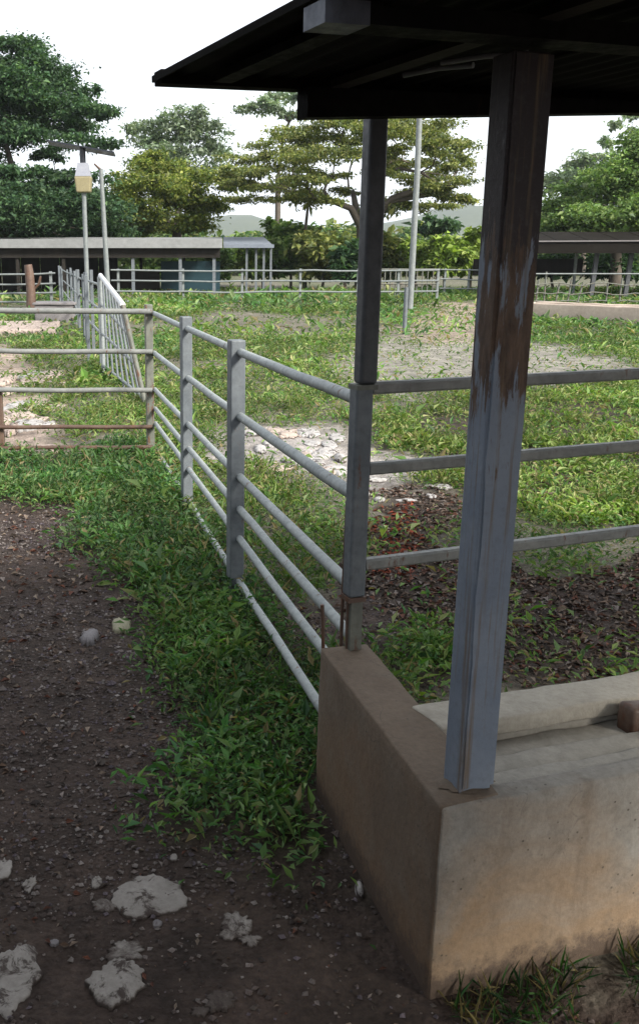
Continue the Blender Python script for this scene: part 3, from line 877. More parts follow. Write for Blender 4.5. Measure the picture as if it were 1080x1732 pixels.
# ------------------------------------------------------------------ poles and the solar lamp
pole = thing('tall_pole', G(683, 565), 'tall pale steel pole standing in the paddock right of the thinner column', 'pole')
b = pole.location
MB().tube([b + Vector((0, 0, -.2)), b + Vector((0.0, 0, 1.0))], 0.048, 10).build('base_sleeve', M['post'], pole)
MB().tube([b + Vector((.10, 0.02, .55)), b + Vector((0.11, 0.02, 3.4)), b + Vector((0.06, 0.02, 7.2))], [.068, .062, .05], 12).build('shaft', M['galv'], pole)
MB().bar(b + Vector((.0, 0.0, .8)), b + Vector((.10, 0.02, .8)), 0.05, 0.05).build('clamp', M['post_old'], pole)

lp = at(149, 520, 33.0); lp.z = 0
lamp = thing('solar_lamp', lp, 'pole lamp with a yellowed box head under a tilted dark panel', 'lamp')
MB().tube([lp + Vector((0, 0, -.2)), lp + Vector((0, 0, 3.75))], 0.075, 10).build('pole', M['galv'], lamp)
hd = MB()
bz = 3.72
r0 = [lp + Vector((a * .23, c * .20, bz)) for a, c in ((-1, -1), (1, -1), (1, 1), (-1, 1))]
r1 = [lp + Vector((a * .28, c * .23, bz + .5)) for a, c in ((-1, -1), (1, -1), (1, 1), (-1, 1))]
hd.hexa(r0, r1); o = hd.build('lamp_head', M['yellow_box'], lamp)
bv = o.modifiers.new('edge', 'BEVEL'); bv.width = 0.05; bv.segments = 3
r0 = [lp + Vector((a * .25, c * .21, bz + .505)) for a, c in ((-1, -1), (1, -1), (1, 1), (-1, 1))]
r1 = [lp + Vector((a * .16, c * .14, bz + .92)) for a, c in ((-1, -1), (1, -1), (1, 1), (-1, 1))]
MB().hexa(r0, r1).build('housing', M['lamp_grey'], lamp)
MB().tube([lp + Vector((0, 0, bz + .9)), lp + Vector((0, 0, bz + 1.42))], 0.10, 8).build('bracket', M['panel_dark'], lamp)
a, b = lp + Vector((-1.1, 0, bz + 1.56)), lp + Vector((1.05, 0, bz + 1.20))
MB().bar(a, b, 0.62, 0.045, up=(0.15, 0.10, 1)).build('solar_panel', M['panel_dark'], lamp)
sp2 = at(184, 500, 34.5); sp2.z = 0
pole2 = thing('plain_pole', sp2, 'slender grey pole standing just right of the lamp with the yellowed box', 'pole')
MB().tube([sp2 + Vector((0, 0, -.2)), sp2 + Vector((-.06, 0, 2.0)), sp2 + Vector((-.14, 0, 4.6))], [.09, .085, .07], 10).build('shaft', M['galv'], pole2)
MB().tube([sp2 + Vector((-.14, 0, 4.55)), sp2 + Vector((-.35, -.1, 4.75))], [.05, .03], 8).build('bracket', M['rusty'], pole2)

# ------------------------------------------------------------------ sheds
def X_at(px, Y): return at(px, 440, Y).x
shed = thing('cattle_shed', Vector((X_at(150, 45), 45, 0)), 'long open shed with a pale zinc roof and dark interior behind the left fences', 'shed')
xl, xr = X_at(-260, 44), X_at(376, 44)
nsh = 9
for i in range(nsh):
    xa, xb = xl + (xr - xl) * i / nsh, xl + (xr - xl) * (i + 1) / nsh
    ze = 2.08 + 0.008 * ((i * 7) % 3)
    th = 0.05
    lo = [Vector((xa, 43.6, ze)), Vector((xb - .005, 43.6, ze)), Vector((xb - .005, 49.0, ze + .5)), Vector((xa, 49.0, ze + .5))]
    o = MB().hexa(lo, [v + Vector((0, 0, th)) for v in lo]).build('roof_sheet', M['shed_roof'], shed)
MB().bar(Vector((xl, 43.55, 2.26)), Vector((xr, 43.55, 2.26)), 0.05, 0.38).build('fascia', M['shed_roof'], shed)
MB().bar(Vector((xl, 43.9, 1.86)), Vector((xr - .1, 43.9, 1.86)), 0.12, 0.42).build('eave_beam', M['dark_wood'], shed)
for px in (-200, -120, -40, 30, 108, 225, 305, 362):
    xx = X_at(px, 44)
    MB().bar(Vector((xx, 43.95, -.2)), Vector((xx, 43.99, 1.64)), 0.14, 0.14, up=(0, 1, 0)).build('post', M['post'] if px > 200 else M['dark_wood'], shed)
    MB().bar(Vector((xx, 48.6, -.2)), Vector((xx, 48.6, 2.5)), 0.14, 0.14, up=(0, 1, 0)).build('post', M['dark_wood'], shed)
xw = X_at(200, 48.5)
nb_ = 14
for i in range(nb_):                          # boarded back wall of the closed left half
    xa, xb = X_at(-260, 48.5) + (xw - X_at(-260, 48.5)) * i / nb_, X_at(-260, 48.5) + (xw - X_at(-260, 48.5)) * (i + 1) / nb_
    MB().bar(Vector(((xa + xb) / 2, 48.4, -.1)), Vector(((xa + xb) / 2, 48.4, 2.5)), (xb - xa) * 0.97, 0.05, up=(0, 1, 0)).build('back_board', M['dark_wood'], shed)
MB().bar(Vector((X_at(272, 47), 47, 0.75)), Vector((X_at(372, 47), 47, 0.75)), 0.06, 1.5).build('teal_sheet', M['teal'], shed)
MB().bar(Vector((X_at(190, 46.5), 46.5, 0.55)), Vector((X_at(270, 46.5), 46.5, 0.55)), 0.06, 1.1).build('low_partition', M['dark_wood'], shed)

annex = thing('shed_annex', Vector((X_at(420, 47), 47, 0)), 'small open lean-to with bluish roof at the right end of the pale-roofed shed', 'shed')
xa, xb = X_at(378, 46.5), X_at(462, 46.5)
lo = [Vector((xa, 46, 2.12)), Vector((xb, 46, 2.12)), Vector((xb - .3, 50, 2.62)), Vector((xa, 50, 2.62))]
MB().hexa(lo, [v + Vector((0, 0, .06)) for v in lo]).build('roof_sheet', M['shed_roof_blue'], annex)
MB().bar(Vector((xa, 45.97, 2.18)), Vector((xb, 45.97, 2.18)), 0.04, 0.16).build('fascia', M['shed_roof_blue'], annex)
for px in (417, 433, 446, 458):
    xx = X_at(px, 46.3)
    MB().bar(Vector((xx, 46.3, -.2)), Vector((xx, 46.3, 2.13)), 0.10, 0.10, up=(0, 1, 0)).build('post', M['post'], annex)

rs = thing('brown_roof_shed', Vector((X_at(1000, 41), 41, 0)), 'open shed with a low dark brown roof at the right edge', 'shed')
xa, xb = X_at(862, 40), X_at(1420, 40)
lo = [Vector((xa, 39.6, 1.83)), Vector((xb, 39.0, 1.83)), Vector((xb, 45, 2.75)), Vector((xa, 45, 2.75))]
nsh = 10
for i in range(nsh):
    ka, kb = i / nsh, (i + 1) / nsh - 0.003
    l2 = [lo[0].lerp(lo[1], ka), lo[0].lerp(lo[1], kb), lo[3].lerp(lo[2], kb), lo[3].lerp(lo[2], ka)]
    MB().hexa(l2, [v + Vector((0, 0, .05)) for v in l2]).build('roof_sheet', M['dark_roof'], rs)
MB().bar(lo[0] + Vector((0, -.04, .20)), lo[1] + Vector((0, -.04, .26)), 0.05, 0.44).build('fascia', M['dark_roof'], rs)
MB().bar(lo[0] + Vector((0, -.09, .45)), lo[1] + Vector((0, -.09, .51)), 0.12, 0.05).build('ridge_flashing', M['stone_grey'], rs)
for px in (850, 1004, 1062, 1150, 1280):
    xx = X_at(px, 40.3)
    MB().bar(Vector((xx - .05, 40.2, -.2)), Vector((xx + .05, 40.2, 1.9)), 0.16, 0.16, up=(0, 1, 0)).build('post', M['post_dark'], rs)
for px in (973, 1100):
    xx = X_at(px, 42)
    MB().bar(Vector((xx, 42, -.2)), Vector((xx, 42, 2.2)), 0.10, 0.10, up=(0, 1, 0)).build('post', M['galv'], rs)
MB().bar(Vector((X_at(800, 44), 44, 1.25)), Vector((X_at(985, 44), 44, 1.25)), 0.08, 0.7).build('back_panel', M['dark_wood'], rs)

# long low water trough at the right and the bent wire fence behind it
wt = thing('water_trough', G(960, 548), 'long low pinkish cement trough in front of the brown-roofed shed', 'trough')
A, B = G(870, 541), G(1240, 560)
dd = (B - A).normalized(); nn = Vector((-dd.y, dd.x, 0))
rough_block([A, B, B + nn * .18, A + nn * .18], -0.1, 0.46, 'front_wall', M['pink_cement'], wt, cell=0.4, amp=0.012, bev=0.03, seed=51)
rough_block([A + nn * 1.0, B + nn * 1.0, B + nn * 1.18, A + nn * 1.18], -0.1, 0.46, 'back_wall', M['pink_cement'], wt, cell=0.4, amp=0.012, bev=0.03, seed=52)
rough_block([A + nn * .182, B + nn * .182, B + nn * .998, A + nn * .998], -0.1, 0.25, 'floor', M['pink_cement'], wt, cell=0.4, amp=0.008, bev=0.02, seed=53)
for k in (0.0,):
    rough_block([A - dd * .18, A - dd * .004, A - dd * .004 + nn * 1.18, A - dd * .18 + nn * 1.18], -0.1, 0.45, 'end_wall', M['pink_cement'], wt, cell=0.4, amp=0.012, bev=0.03, seed=54)
wf = thing('wire_fence', G(990, 512), 'sagging wire and bent rod fence behind the pinkish cement trough', 'fence')
Yw = 32.0
for (xb_, xt_, zt_) in [(912, 914, .95), (925, 926, 1.2), (944, 950, .85), (964, 970, .98), (980, 990, .85), (1030, 1032, .85), (1055, 1056, 1.0), (1100, 1098, 1.1)]:
    pb, ptp = Vector((X_at(xb_, Yw), Yw, -.15)), Vector((X_at(xt_, Yw), Yw + .05, zt_))
    MB().tube([pb, pb.lerp(ptp, .5) + Vector((rnd.uniform(-.03, .03), 0, 0)), ptp], 0.030, 7).build('rod', M['post_old'], wf)
for i, zr in enumerate((1.13, 0.8, 0.5, 0.26)):
    pts = []
    for k in range(16):
        pts.append(Vector((X_at(880 + k * 18, Yw), Yw - .05, zr + (0.0 if i == 0 else rnd.uniform(-.05, .05)))))
    MB().tube(pts, 0.018 if i else 0.024, 6).build('wire', M['post_old'] if i else M['galv'], wf)

# concrete block and slab at the far left
cb = thing('concrete_block', G(88, 552), 'grey concrete block trough in front of the pale post row', 'trough')
p = G(60, 552); 
rough_block([p, p + Vector((.95, .1, 0)), p + Vector((.95, .9, 0)), p + Vector((0, .8, 0))], -.05, 0.5, 'block_body', M['stone_grey'], cb, cell=.2, amp=.01, bev=.03, seed=61)
rough_block([p + Vector((-.04, -.04, 0)), p + Vector((.99, .06, 0)), p + Vector((.99, .94, 0)), p + Vector((-.04, .84, 0))], .502, 0.57, 'rim', M['stone_grey'], cb, cell=.2, amp=.008, bev=.02, seed=62)
sb = thing('cement_slab', G(10, 570), 'low pale cement slab at the left edge beyond the five-rail fence', 'slab')
p = G(-90, 572)
rough_block([p, p + Vector((2.25, .1, 0)), p + Vector((1.9, 3.0, 0)), p + Vector((-.4, 3.0, 0))], -.05, 0.17, 'slab_body', M['pink_rock'], sb, cell=.25, amp=.012, bev=.03, seed=63)

# ------------------------------------------------------------------ stones
def stone(name, c, rx, ry, h, mat, label, seed, group=None, flat=True, ragged=0.25, rot=0.0):
    """irregular flat stone bedded in the soil: ragged outline, slightly uneven top"""
    r = random.Random(seed)
    n, m = 64, 7
    ph = [r.uniform(0, 6.28) for _ in range(8)]
    am = [r.uniform(.3, 1) for _ in range(8)]
    cr, sr = math.cos(rot), math.sin(rot)
    V, Fq = [], []
    for j in range(m + 1):
        t = j / m
        rr = [1.0, 1.0, 0.97, 0.88, 0.7, 0.48, 0.25, 0.0][j]
        hz = ([-0.5, 0.35, 0.72, 0.9, 0.97, 1.0, 1.0, 1.0] if flat else [-0.5, 0.15, 0.45, 0.68, 0.86, 0.95, 1.0, 1.0])[j]
        for i in range(n):
            a = 2 * math.pi * i / n
            k = 1 + ragged * (sum(am[q] * math.sin((q + 2) * a + ph[q]) / (q + 1.5) for q in range(8)) * .6 + 1.9 * (float(fbm(math.cos(a) * 6 + seed, math.sin(a) * 5, seed, 3)) - .5))
            x_, y_ = rx * rr * k * math.cos(a), ry * rr * k * math.sin(a)
            x_, y_ = x_ * cr - y_ * sr, x_ * sr + y_ * cr
            dz = (float(fbm((c.x + x_) * 16, (c.y + y_) * 16, seed, 3)) - .5) * h * 0.7
            V.append((x_, y_, h * hz + (dz if j > 1 else 0)))
    for j in range(m):
        for i in range(n):
            l = (i + 1) % n
            Fq.append((j * n + i, j * n + l, (j + 1) * n + l, (j + 1) * n + i))
    me = np_mesh(name, V, Fq, None, True)
    o = link(name, me, M[mat], None, Vector((c.x, c.y, float(height(np.array([c.x]), np.array([c.y]))[0]))))
    return tag(o, label, 'stone' if cat_s is None else cat_s, group)
cat_s = None
def pst(px, py, rpx, rpy):                      # pixel ellipse on the ground -> centre and radii
    c = G(px, py); a = G(px + rpx, py); b = G(px, py - rpy)
    return c, abs(a.x - c.x), abs(b.y - c.y)
SL = [
    (250, 1518, 62, 36, 'stone', 'broad pale flat stone, widest in the near ground, in the dark soil', .022, .16),
    (178, 1534, 24, 10, 'stone', 'small tongue-shaped pale stone touching the left of the broadest flat stone', .015, .25),
    (198, 1665, 46, 38, 'stone', 'rounded pale flat stone below the broadest one', .022, .22),
    (212, 1612, 32, 18, 'stone', 'thin pale stone piece at the top of the rounded flat stone', .015, .3),
    (18, 1655, 46, 58, 'stone', 'large pale flat stone cut by the left edge near the bottom', .03, .18),
    (398, 1568, 30, 22, 'stone', 'broken pale stone with ragged edges, right of the broadest flat stone', .016, .28),
    (424, 1592, 18, 10, 'stone', 'pale stone chip at the right tip of the broken ragged stone', .012, .4),
    (4, 1474, 15, 20, 'stone', 'small white stone at the left edge above the large cut-off stone', .02, .2),
    (50, 1498, 11, 13, 'stone', 'small triangular white stone near the left edge', .02, .3),
    (164, 1494, 9, 11, 'stone', 'small white egg-shaped stone above the tongue-shaped stone', .022, .15),
    (372, 1700, 24, 16, 'stone', 'dim pale stone half buried at the bottom centre', .012, .35),
    (340, 1716, 18, 7, 'stone', 'thin dim stone sliver at the bottom beside the half buried stone', .01, .35),
    (206, 1060, 16, 12, 'stone_yellow', 'yellowish stone at the edge of the green strip', .036, .5),
    (152, 1080, 15, 11, 'stone_grey', 'mauve-grey stone left of the yellowish stone', .036, .5),
    (92, 1596, 8, 5, 'stone_grey', 'small grey stone between the cut-off stone and the rounded flat one', .014, .2),
    (266, 1565, 8, 6, 'stone_grey', 'small mauve stone just below the broadest flat stone', .014, .2),
    (294, 1455, 7, 6, 'stone', 'single small round white stone above the broadest flat stone', .018, .1),
    (607, 1512, 7, 9, 'white_rock', 'small upright white stone chip at the foot of the trough wall', .04, .2),
    (150, 880, 12, 6, 'stone_grey', 'grey stone among the grass near the top of the trodden soil', .03, .2),
    (280, 1020, 14, 8, 'stone_grey', 'grey-green stone lying in the middle of the green strip', .05, .2),
]
for i, (px, py, a, b, mt, lab, h, rg) in enumerate(SL):
    c, rx, ry = pst(px, py, a, b)
    stone('flat_stone' if h < .035 else 'stone', c, rx, ry, h * (.5 if h < .035 else .8), mt, lab, 100 + i, flat=h < .035, ragged=rg * (1.25 if h < .035 else .5))
r7 = random.Random(77)
for i in range(26):
    px, py = r7.uniform(425, 590), r7.uniform(728, 800)
    c, rx, ry = pst(px, py, r7.uniform(8, 30), r7.uniform(3, 8))
    stone('white_rock', c, rx, ry, r7.uniform(.015, .05), 'white_rock' if r7.random() < .7 else 'pink_rock', 'white rock in the pale rubble patch seen through the diagonal fence', 200 + i, 'rocks of the rubble patch', flat=False, ragged=.25)
for i in range(8):
    px, py = r7.uniform(610, 800), r7.uniform(795, 850)
    c, rx, ry = pst(px, py, r7.uniform(8, 20), r7.uniform(2, 5))
    stone('white_rock', c, rx, ry, r7.uniform(.015, .03), 'white_rock', 'pale rock just right of the thinner column, between its upper rails', 240 + i, 'rocks right of the thinner column', flat=False, ragged=.25)
for i in range(22):
    px, py = r7.uniform(-40, 100), r7.uniform(610, 775)
    c, rx, ry = pst(px, py, r7.uniform(10, 30), r7.uniform(4, 9))
    stone('pink_rock', c, rx, ry, r7.uniform(.02, .07), 'pink_rock' if r7.random() < .75 else 'white_rock', 'pale pinkish rock in the bare patch behind the five-rail fence', 260 + i, 'rocks behind the five-rail fence', flat=True, ragged=.25)

# gravel of the trodden yard
def pebbles(name, N, box, sizes, seed, cols, test):
    r = np.random.RandomState(seed)
    X = r.uniform(box[0], box[1], N * 3); Y = r.uniform(box[2], box[3], N * 3)
    k = test(X, Y, r); X, Y = X[k][:N], Y[k][:N]; n = len(X)
    s = sizes[0] + (sizes[1] - sizes[0]) * r.uniform(0, 1, n) ** 2.2; s[r.uniform(0, 1, n) < .012] *= 2.2
    base = np.array([[1, 0, 0], [0, 1, 0], [-1, 0, 0], [0, -1, 0], [0, 0, 1], [0, 0, -1]], float)
    V = base[None] * (s[:, None, None] * r.uniform(.55, 1.3, (n, 6, 1)))
    V[:, :, 2] *= 0.7
    a = r.uniform(0, 6.28, n); ca, sa = np.cos(a), np.sin(a)
    vx = V[:, :, 0] * ca[:, None] - V[:, :, 1] * sa[:, None]; vy = V[:, :, 0] * sa[:, None] + V[:, :, 1] * ca[:, None]
    V = np.stack([vx + X[:, None], vy + Y[:, None], V[:, :, 2] + (height(X, Y) + s * .25)[:, None]], -1).reshape(-1, 3)
    f = np.array([[0, 1, 4], [1, 2, 4], [2, 3, 4], [3, 0, 4], [1, 0, 5], [2, 1, 5], [3, 2, 5], [0, 3, 5]])
    Fq = (np.arange(n)[:, None, None] * 6 + f[None]).reshape(-1, 3)
    C = cols[r.randint(0, len(cols), n)] * r.uniform(.8, 1.7, (n, 1))
    return link(name, np_mesh(name, V, Fq, np.repeat(C, 6, 0)), M['pebble'])
SOILC = np.array([[.06, .045, .04], [.085, .065, .058], [.05, .038, .034], [.12, .10, .092], [.08, .065, .075], [.05, .04, .034], [.04, .03, .027], [.17, .15, .14]])
def yard(X, Y, r):
    c, s, b = zone(X, Y)
    return (s == 0) & (c < .3) & (r.uniform(0, 1, len(X)) < np.clip((fbm(X * 2.2, Y * 2.2, 55) - .36) * 4, .12, 1))
tag(pebbles('gravel', 36000, (-2.2, 1.2, 1.3, 6.8), (.0022, .0105), 4, SOILC, yard), 'loose gravel and clods scattered over the trodden brown soil', 'gravel', kind='stuff')

# leaf litter: brown and reddish dead leaves
def scatter_leaves(name, X, Y, L, asp, tilt, C, mat, lift, seed, fold=.25):
    r = np.random.RandomState(seed); n = len(X)
    a = r.uniform(0, 6.283, n); e = r.uniform(tilt[0], tilt[1], n)
    D = np.stack([np.cos(a) * np.cos(e), np.sin(a) * np.cos(e), np.sin(e)], 1)
    Nn = np.stack([r.normal(0, .35, n), r.normal(0, .35, n), np.ones(n)], 1) - D * np.sin(e)[:, None]
    P = np.stack([X, Y, height(X, Y) + r.uniform(lift[0], lift[1], n) * L * (1 if len(lift) < 3 else 0) + (r.uniform(0, 1, n) ** 1.4 * lift[2] if len(lift) > 2 else 0)], 1)
    return link(name, leaf_mesh(name, P, D, Nn, L, L * asp * r.uniform(.7, 1.3, n), C, fold), mat)

r = np.random.RandomState(90)
n = 110000
X = r.uniform(-2.2, 3.6, n); Y = r.uniform(1.2, 8, n)
c, s, b = zone(X, Y)
k = ((s == 3) & (c < .45) & (r.uniform(0, 1, n) < .75)) | ((s == 0) & (c < .3) & (r.uniform(0, 1, n) < .12))
X, Y, sk = X[k], Y[k], s[k]
pal = np.array([[.12, .075, .05], [.085, .055, .04], [.17, .12, .09], [.22, .17, .13], [.13, .05, .03], [.06, .045, .035], [.19, .16, .145]])
C = pal[r.randint(0, len(pal), len(X))] * r.uniform(.6, 1.2, (len(X), 1))
red = inside(px_poly([(620, 870), (700, 850), (720, 930), (690, 990), (630, 980)]), X, Y) & (r.uniform(0, 1, len(X)) < .5)
C[red] = np.array([.20, .045, .02]) * r.uniform(.6, 1.3, (red.sum(), 1))
L = r.uniform(.012, .04, len(X)) * np.clip(Y / 3.0, .6, 1.4)
tag(scatter_leaves('leaf_litter', X, Y, L, .45, (-.05, .45), C, M['litter'], (0, .15), 91, .4), 'brown and reddish dead leaves lying on the bare soil', 'leaf litter', kind='stuff')

# ------------------------------------------------------------------ ground herbs, grass: nearer = smaller and denser
GRN_DARK = np.array([[.045, .13, .032], [.065, .165, .045], [.035, .10, .036], [.09, .19, .06], [.06, .145, .06], [.13, .20, .09], [.026, .07, .026]])
GRN_LITE = np.array([[.105, .18, .028], [.17, .245, .05], [.07, .135, .022], [.235, .29, .09], [.14, .19, .05], [.045, .095, .018], [.27, .27, .12]])
def herb_band(y0, y1, l0, dens, seed, asp=.34, hgt=.07, tilt=(.05, 1.0), xpad=.5):
    r = np.random.RandomState(seed)
    w0 = -(.235 * y1 + xpad); w1 = .445 * y1 + xpad
    n = int((w1 - w0) * (y1 - y0) * dens)
    X = r.uniform(w0, w1, n); Y = r.uniform(y0, y1, n)
    vis = (X > -(.235 * Y + xpad)) & (X < .445 * Y + xpad)
    X, Y = X[vis], Y[vis]
    jit = np.where(left_of_fence(X, Y), .07, .02 + .01 * Y)
    c, s, b = zone(X + r.normal(0, 1, len(X)) * jit, Y + r.normal(0, 1, len(X)) * jit * 1.4)
    keep = (r.uniform(0, 1, len(X)) < c ** 1.2) & ((c > .3) | (s != 0))
    # no leaves inside the trough or its walls
    rel_x = (X - F0.x) * T.x + (Y - F0.y) * T.y; rel_n = (X - F0.x) * TN.x + (Y - F0.y) * TN.y
    le = (X - F0.x) * Ln.x + (Y - F0.y) * Ln.y; la = (X - F0.x) * Ld.x + (Y - F0.y) * Ld.y
    keep &= ~((rel_x > 0) & (rel_x < TL) & (rel_n > -.05) & (rel_n < .58)) & ~((le > -.05) & (le < .19) & (la > -.05) & (la < .92))
    X, Y, b, c = X[keep], Y[keep], b[keep], c[keep]
    n = len(X)
    clump = fbm(X * 2.3 / l0 * .06, Y * 2.3 / l0 * .06, seed + 3)
    C1 = GRN_DARK[r.randint(0, len(GRN_DARK), n)]; C2 = GRN_LITE[r.randint(0, len(GRN_LITE), n)]
    kk = np.clip(b + r.normal(0, .2, n), 0, 1)[:, None]
    big = fbm(X * .8, Y * .5, 91)
    C = (C1 * (1 - kk) + C2 * kk) * (np.clip(.2 + 1.5 * clump, .35, 1.5) * (.55 + .9 * big))[:, None]
    dry = r.uniform(0, 1, n) < (.05 + .08 * (c < .5))
    C[dry] = np.array([.22, .18, .09]) * r.uniform(.6, 1.2, (dry.sum(), 1))
    L = l0 * np.exp(r.normal(0, .36, n)) * (.45 + .75 * clump)
    return X, Y, L, asp, tilt, C, (0, 0, hgt * 1.0), seed + 1
for i, (y0, y1, l0, dens, hg) in enumerate([(1.5, 4.2, .038, 9500, .10), (4.2, 7.0, .044, 6800, .10), (7.0, 12, .056, 2900, .09), (12, 20, .08, 1250, .09), (20, 32, .15, 230, .12), (32, 50, .24, 80, .14)]):
    X, Y, L, asp, tilt, C, lift, sd = herb_band(y0, y1, l0, dens, 300 + i * 7, hgt=hg)
    nm = ['creeping_herbs', 'creeping_herbs', 'paddock_weeds', 'paddock_weeds', 'far_weeds', 'far_weeds'][i]
    lb = ['dark green creeping herbs beside the near fence and the trough wall', 'green creeping herbs below the middle of the diagonal fence', 'yellow-green weeds in the near paddock', 'yellow-green weeds across the middle of the paddock', 'sparse weeds towards the far paddock fence', 'grass beyond the far paddock fence'][i]
    tag(scatter_leaves(nm, X, Y, L, asp, tilt, C, M['herb'], lift, sd), lb, 'weeds', kind='stuff')

r = np.random.RandomState(640)
n = 60000
X = r.uniform(-2.2, 4.2, n); Y = r.uniform(2.0, 11, n)
c, sz, b = zone(X, Y)
tuft = fbm(X * 3.3, Y * 3.3, 641)
k = (c > .45) & (r.uniform(0, 1, n) < np.clip((tuft - .46) * 5, 0.03, 1)) & (X > -(.235 * Y + .4)) & (X < .445 * Y + .4)
rel_x = (X - F0.x) * T.x + (Y - F0.y) * T.y; rel_n = (X - F0.x) * TN.x + (Y - F0.y) * TN.y
k &= ~((rel_x > -.25) & (rel_n < .6) & (rel_n > -.2)) & ~((X > .25) & (X < .5) & (Y < 2.75))
X, Y, b = X[k], Y[k], b[k]; n = len(X)
kk = np.clip(b, 0, 1)[:, None]
C = GRN_DARK[r.randint(0, len(GRN_DARK), n)] * (1 - kk) + GRN_LITE[r.randint(0, len(GRN_LITE), n)] * kk
dry = r.uniform(0, 1, n) < .22
C[dry] = np.array([.26, .22, .12]) * r.uniform(.5, 1.1, (dry.sum(), 1))
tag(scatter_leaves('grass_blades', X, Y, r.uniform(.06, .17, n), .055, (.35, 1.4), C, M['herb'], (0, 0, .03), 642), 'thin upright grass blades and dry stems among the herbs', 'grass', kind='stuff')

# blades of grass at the foot of the front wall, bottom right
r = np.random.RandomState(500)
n = 1500
sa = r.uniform(0.02, 1.5, n); nb2 = -np.abs(r.normal(.02, .10, n)) - .015
cl = fbm(sa * 9, nb2 * 9, 77) > .42
sa, nb2 = sa[cl], nb2[cl]; n = len(sa)
X = F0.x + T.x * sa + TN.x * nb2; Y = F0.y + T.y * sa + TN.y * nb2
C = GRN_DARK[r.randint(0, len(GRN_DARK), n)] * r.uniform(.6, 1.3, (n, 1))
C = C * .6
dry = r.uniform(0, 1, n) < .35
C[dry] = np.array([.17, .14, .07]) * r.uniform(.6, 1.2, (dry.sum(), 1))
tag(scatter_leaves('grass_tufts', X, Y, r.uniform(.025, .085, n), .06, (.3, 1.35), C, M['herb'], (0, 0, .01), 501), 'thin grass tufts at the foot of the front trough wall, bottom right', 'grass', kind='stuff')

